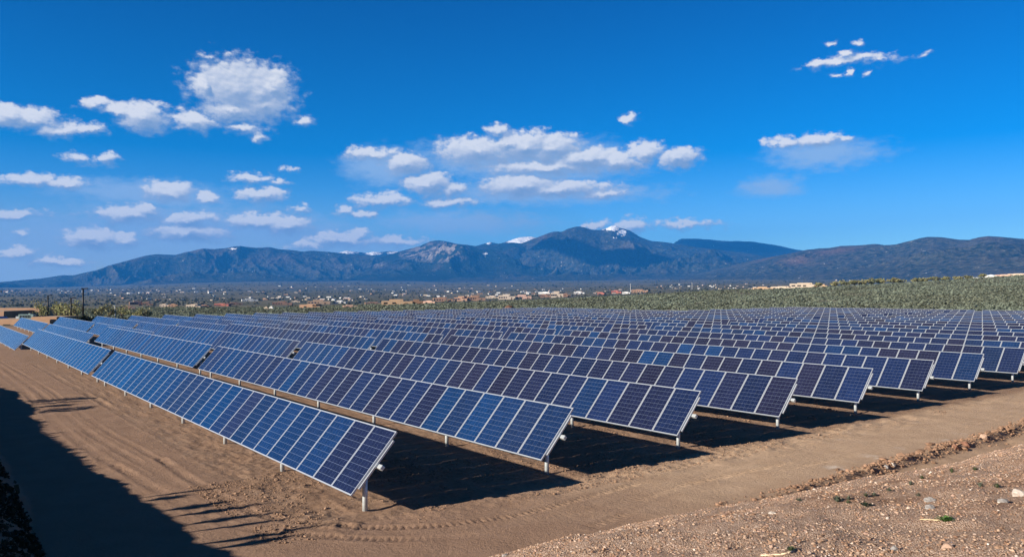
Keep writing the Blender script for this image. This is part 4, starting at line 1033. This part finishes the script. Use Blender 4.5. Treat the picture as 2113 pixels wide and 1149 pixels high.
def weed(P, w, h, col, label, n=46, group='small weeds on the gravel bank', name='weed', dry=False, rng=RNG):
    root = empty(name, tuple(P)); tag(root, label, 'weed', group)
    V = []; F = []; C = []
    for i in range(n):
        a = rng.uniform(0, 6.28); rr = w*rng.uniform(.15, 1); b = np.array([math.cos(a), math.sin(a), 0]); s = np.array([-b[1], b[0], 0])*w*rng.uniform(.05, .12)
        base = b*rr*.12; tip = b*rr+np.array([0, 0, h*rng.uniform(.3, 1)*(1-.45*rr/w)]); mid = (base+tip)/2+np.array([0, 0, h*.18])
        k = len(V); V += [base-s*.5, base+s*.5, mid+s, tip, mid-s]; F += [[k, k+1, k+2, k+4], [k+4, k+2, k+3, k+3]]
        c = np.array(col)*rng.uniform(.7, 1.3); C += [c]*5
    V = np.array(V); me = bpy.data.meshes.new('leaves'); me.from_pydata(V.tolist(), [], [f if f[2] != f[3] else f[:3] for f in F]); me.materials.append(WEEDM)
    ca = me.color_attributes.new('tone', 'FLOAT_COLOR', 'POINT'); ca.data.foreach_set('color', np.concatenate([np.array(C), np.ones((len(C), 1))], 1).astype(np.float32).ravel())
    o = inst('leaves', me, root); m = MB()
    for i in range(4):
        a = rng.uniform(0, 6.28); m.tube((0, 0, -.02), (math.cos(a)*w*.4, math.sin(a)*w*.4, h*.7), .004+.01*h, .002, n=5)
    m.build('stem', BARK, root); return root
GRN = (.085, .115, .055); SGE = (.13, .15, .11)
for px, py, w, h, c, l in [(1729, 1035, 18, 11, SGE, 'grey-green weed, largest of the bank, beside its darker twin'), (1752, 1031, 11, 8, SGE, 'small grey weed just behind the largest one'), (1750, 1038, 9, 6, GRN, 'tiny dark weed just beyond the largest one'), (1787, 1043, 22, 6, (.04, .06, .04), 'flat dark green weed spreading on the gravel'),
        (1787, 1024, 9, 7, GRN, 'tiny green weed above the flat dark one'), (1804, 1023, 10, 6, SGE, 'faint grey weed above the flat dark one'), (1835, 1013, 10, 6, SGE, 'tiny weed in mid gravel near the brow'), (1879, 1001, 9, 8, SGE, 'upright grey weed close to the brow'), (1903, 988, 10, 6, GRN, 'dark little weed right at the gravel brow'), (1964, 975, 9, 9, GRN, 'narrow tall weed beyond the brow weed'),
        (2012, 970, 10, 6, GRN, 'round green weed on the pale gravel top'), (2023, 1004, 12, 9, SGE, 'feathery grey weed below the pale gravel top'), (2057, 1006, 12, 8, GRN, 'low green weed nearest the largest pale rock'), (1950, 1075, 26, 10, (.10, .19, .05), 'bright green weed with long pale stalk'), (1632, 1136, 16, 9, (.09, .13, .06), 'green weed by the bleached twig at the bottom'), (1895, 1024, 9, 7, SGE, 'tiny weed above the pair of grey rocks'), (1648, 1033, 12, 6, SGE, 'pale weed at the near gravel brow')]:
    P = on_bank(px, py); r = np.linalg.norm(P-CAM); weed(P, w/FPX*r*.75, h/FPX*r*1.35, c, l, n=80)
tw = MB(); A_ = [on_bank(px, py) for px, py in ((1570, 1147), (1592, 1146.5), (1612, 1145), (1626, 1142), (1640, 1137))]
for a, b in zip(A_[:-1], A_[1:]): tw.tube(a+np.array([0, 0, .012]), b+np.array([0, 0, .012]), .011, .008, n=6)
tag(tw.build('twig', mottled('bleached_wood', (.60, .47, .33), .15, 9, .8)), 'bleached bent twig lying on the gravel at the bottom edge', 'twig')
st = MB(); A_ = [on_bank(px, py) for px, py in ((1898, 1072.5), (1920, 1073), (1940, 1075))]
for a, b in zip(A_[:-1], A_[1:]): st.tube(a+np.array([0, 0, .01]), b+np.array([0, 0, .012]), .006, .005, n=5)
tag(st.build('dry_stalk', mottled('straw', (.62, .50, .30), .15, 9, .8)), 'pale dry stalk lying beside the bright green weed', 'stalk')

# brush along the crest of the west bank: its long shadows reach over the road
for i, (y, h, wd) in enumerate([(24.6, 1.0, .35), (23.6, .7, .5), (5.35, .85, .13), (5.0, .45, .3), (3.9, .6, .35), (3.3, .85, .30), (2.5, .75, .3), (1.9, 1.05, .16), (1.0, 1.0, .26), (.6, .7, .3)]):
    xs_ = np.linspace(-13, -7, 120); zz = terrain(xs_, np.full(120, y)); j = int(np.argmax(zz+xs_*.343)); P = (xs_[j], y, zz[j])
    weed(P, wd, h*1.05, (.10, .095, .05), 'dry brush clump on the dark bank crest, number %s along it' % (ORD[i] if i else 'first'), n=70, group='dry brush on the bank crest', name='dry_brush')

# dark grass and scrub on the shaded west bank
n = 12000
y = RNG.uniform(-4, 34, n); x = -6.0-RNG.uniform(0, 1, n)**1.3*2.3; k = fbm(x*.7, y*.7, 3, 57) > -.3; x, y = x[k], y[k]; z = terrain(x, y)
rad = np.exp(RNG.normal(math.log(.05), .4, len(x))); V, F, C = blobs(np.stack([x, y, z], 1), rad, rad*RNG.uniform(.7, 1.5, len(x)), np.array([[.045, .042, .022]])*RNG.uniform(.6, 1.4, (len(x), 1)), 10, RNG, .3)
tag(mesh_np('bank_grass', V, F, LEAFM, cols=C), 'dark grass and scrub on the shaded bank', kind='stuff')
for i, (y, h) in enumerate([(25.6, 1.0), (22.3, .8)]):
    xs_ = np.linspace(-13, -7, 120); zz = terrain(xs_, np.full(120, y)); j = int(np.argmax(zz+xs_*.343)); o = empty('shrub', (xs_[j], y, zz[j])); tag(o, ['leafy shrub on the dark bank crest, taller one', 'leafy shrub on the dark bank crest, lower one'][i], 'shrub', 'shrubs on the bank crest')
    V, F, C = leaf_cloud(380, (.8, .9, h*.6), (0, 0, h*.5), .05, (.06, .065, .03), RNG); mesh_np('foliage', V, F, LEAFM, o, cols=C); MB().tube((0, 0, -.1), (0, 0, h*.6), .03, .015, n=6).build('stem', BARK, o)
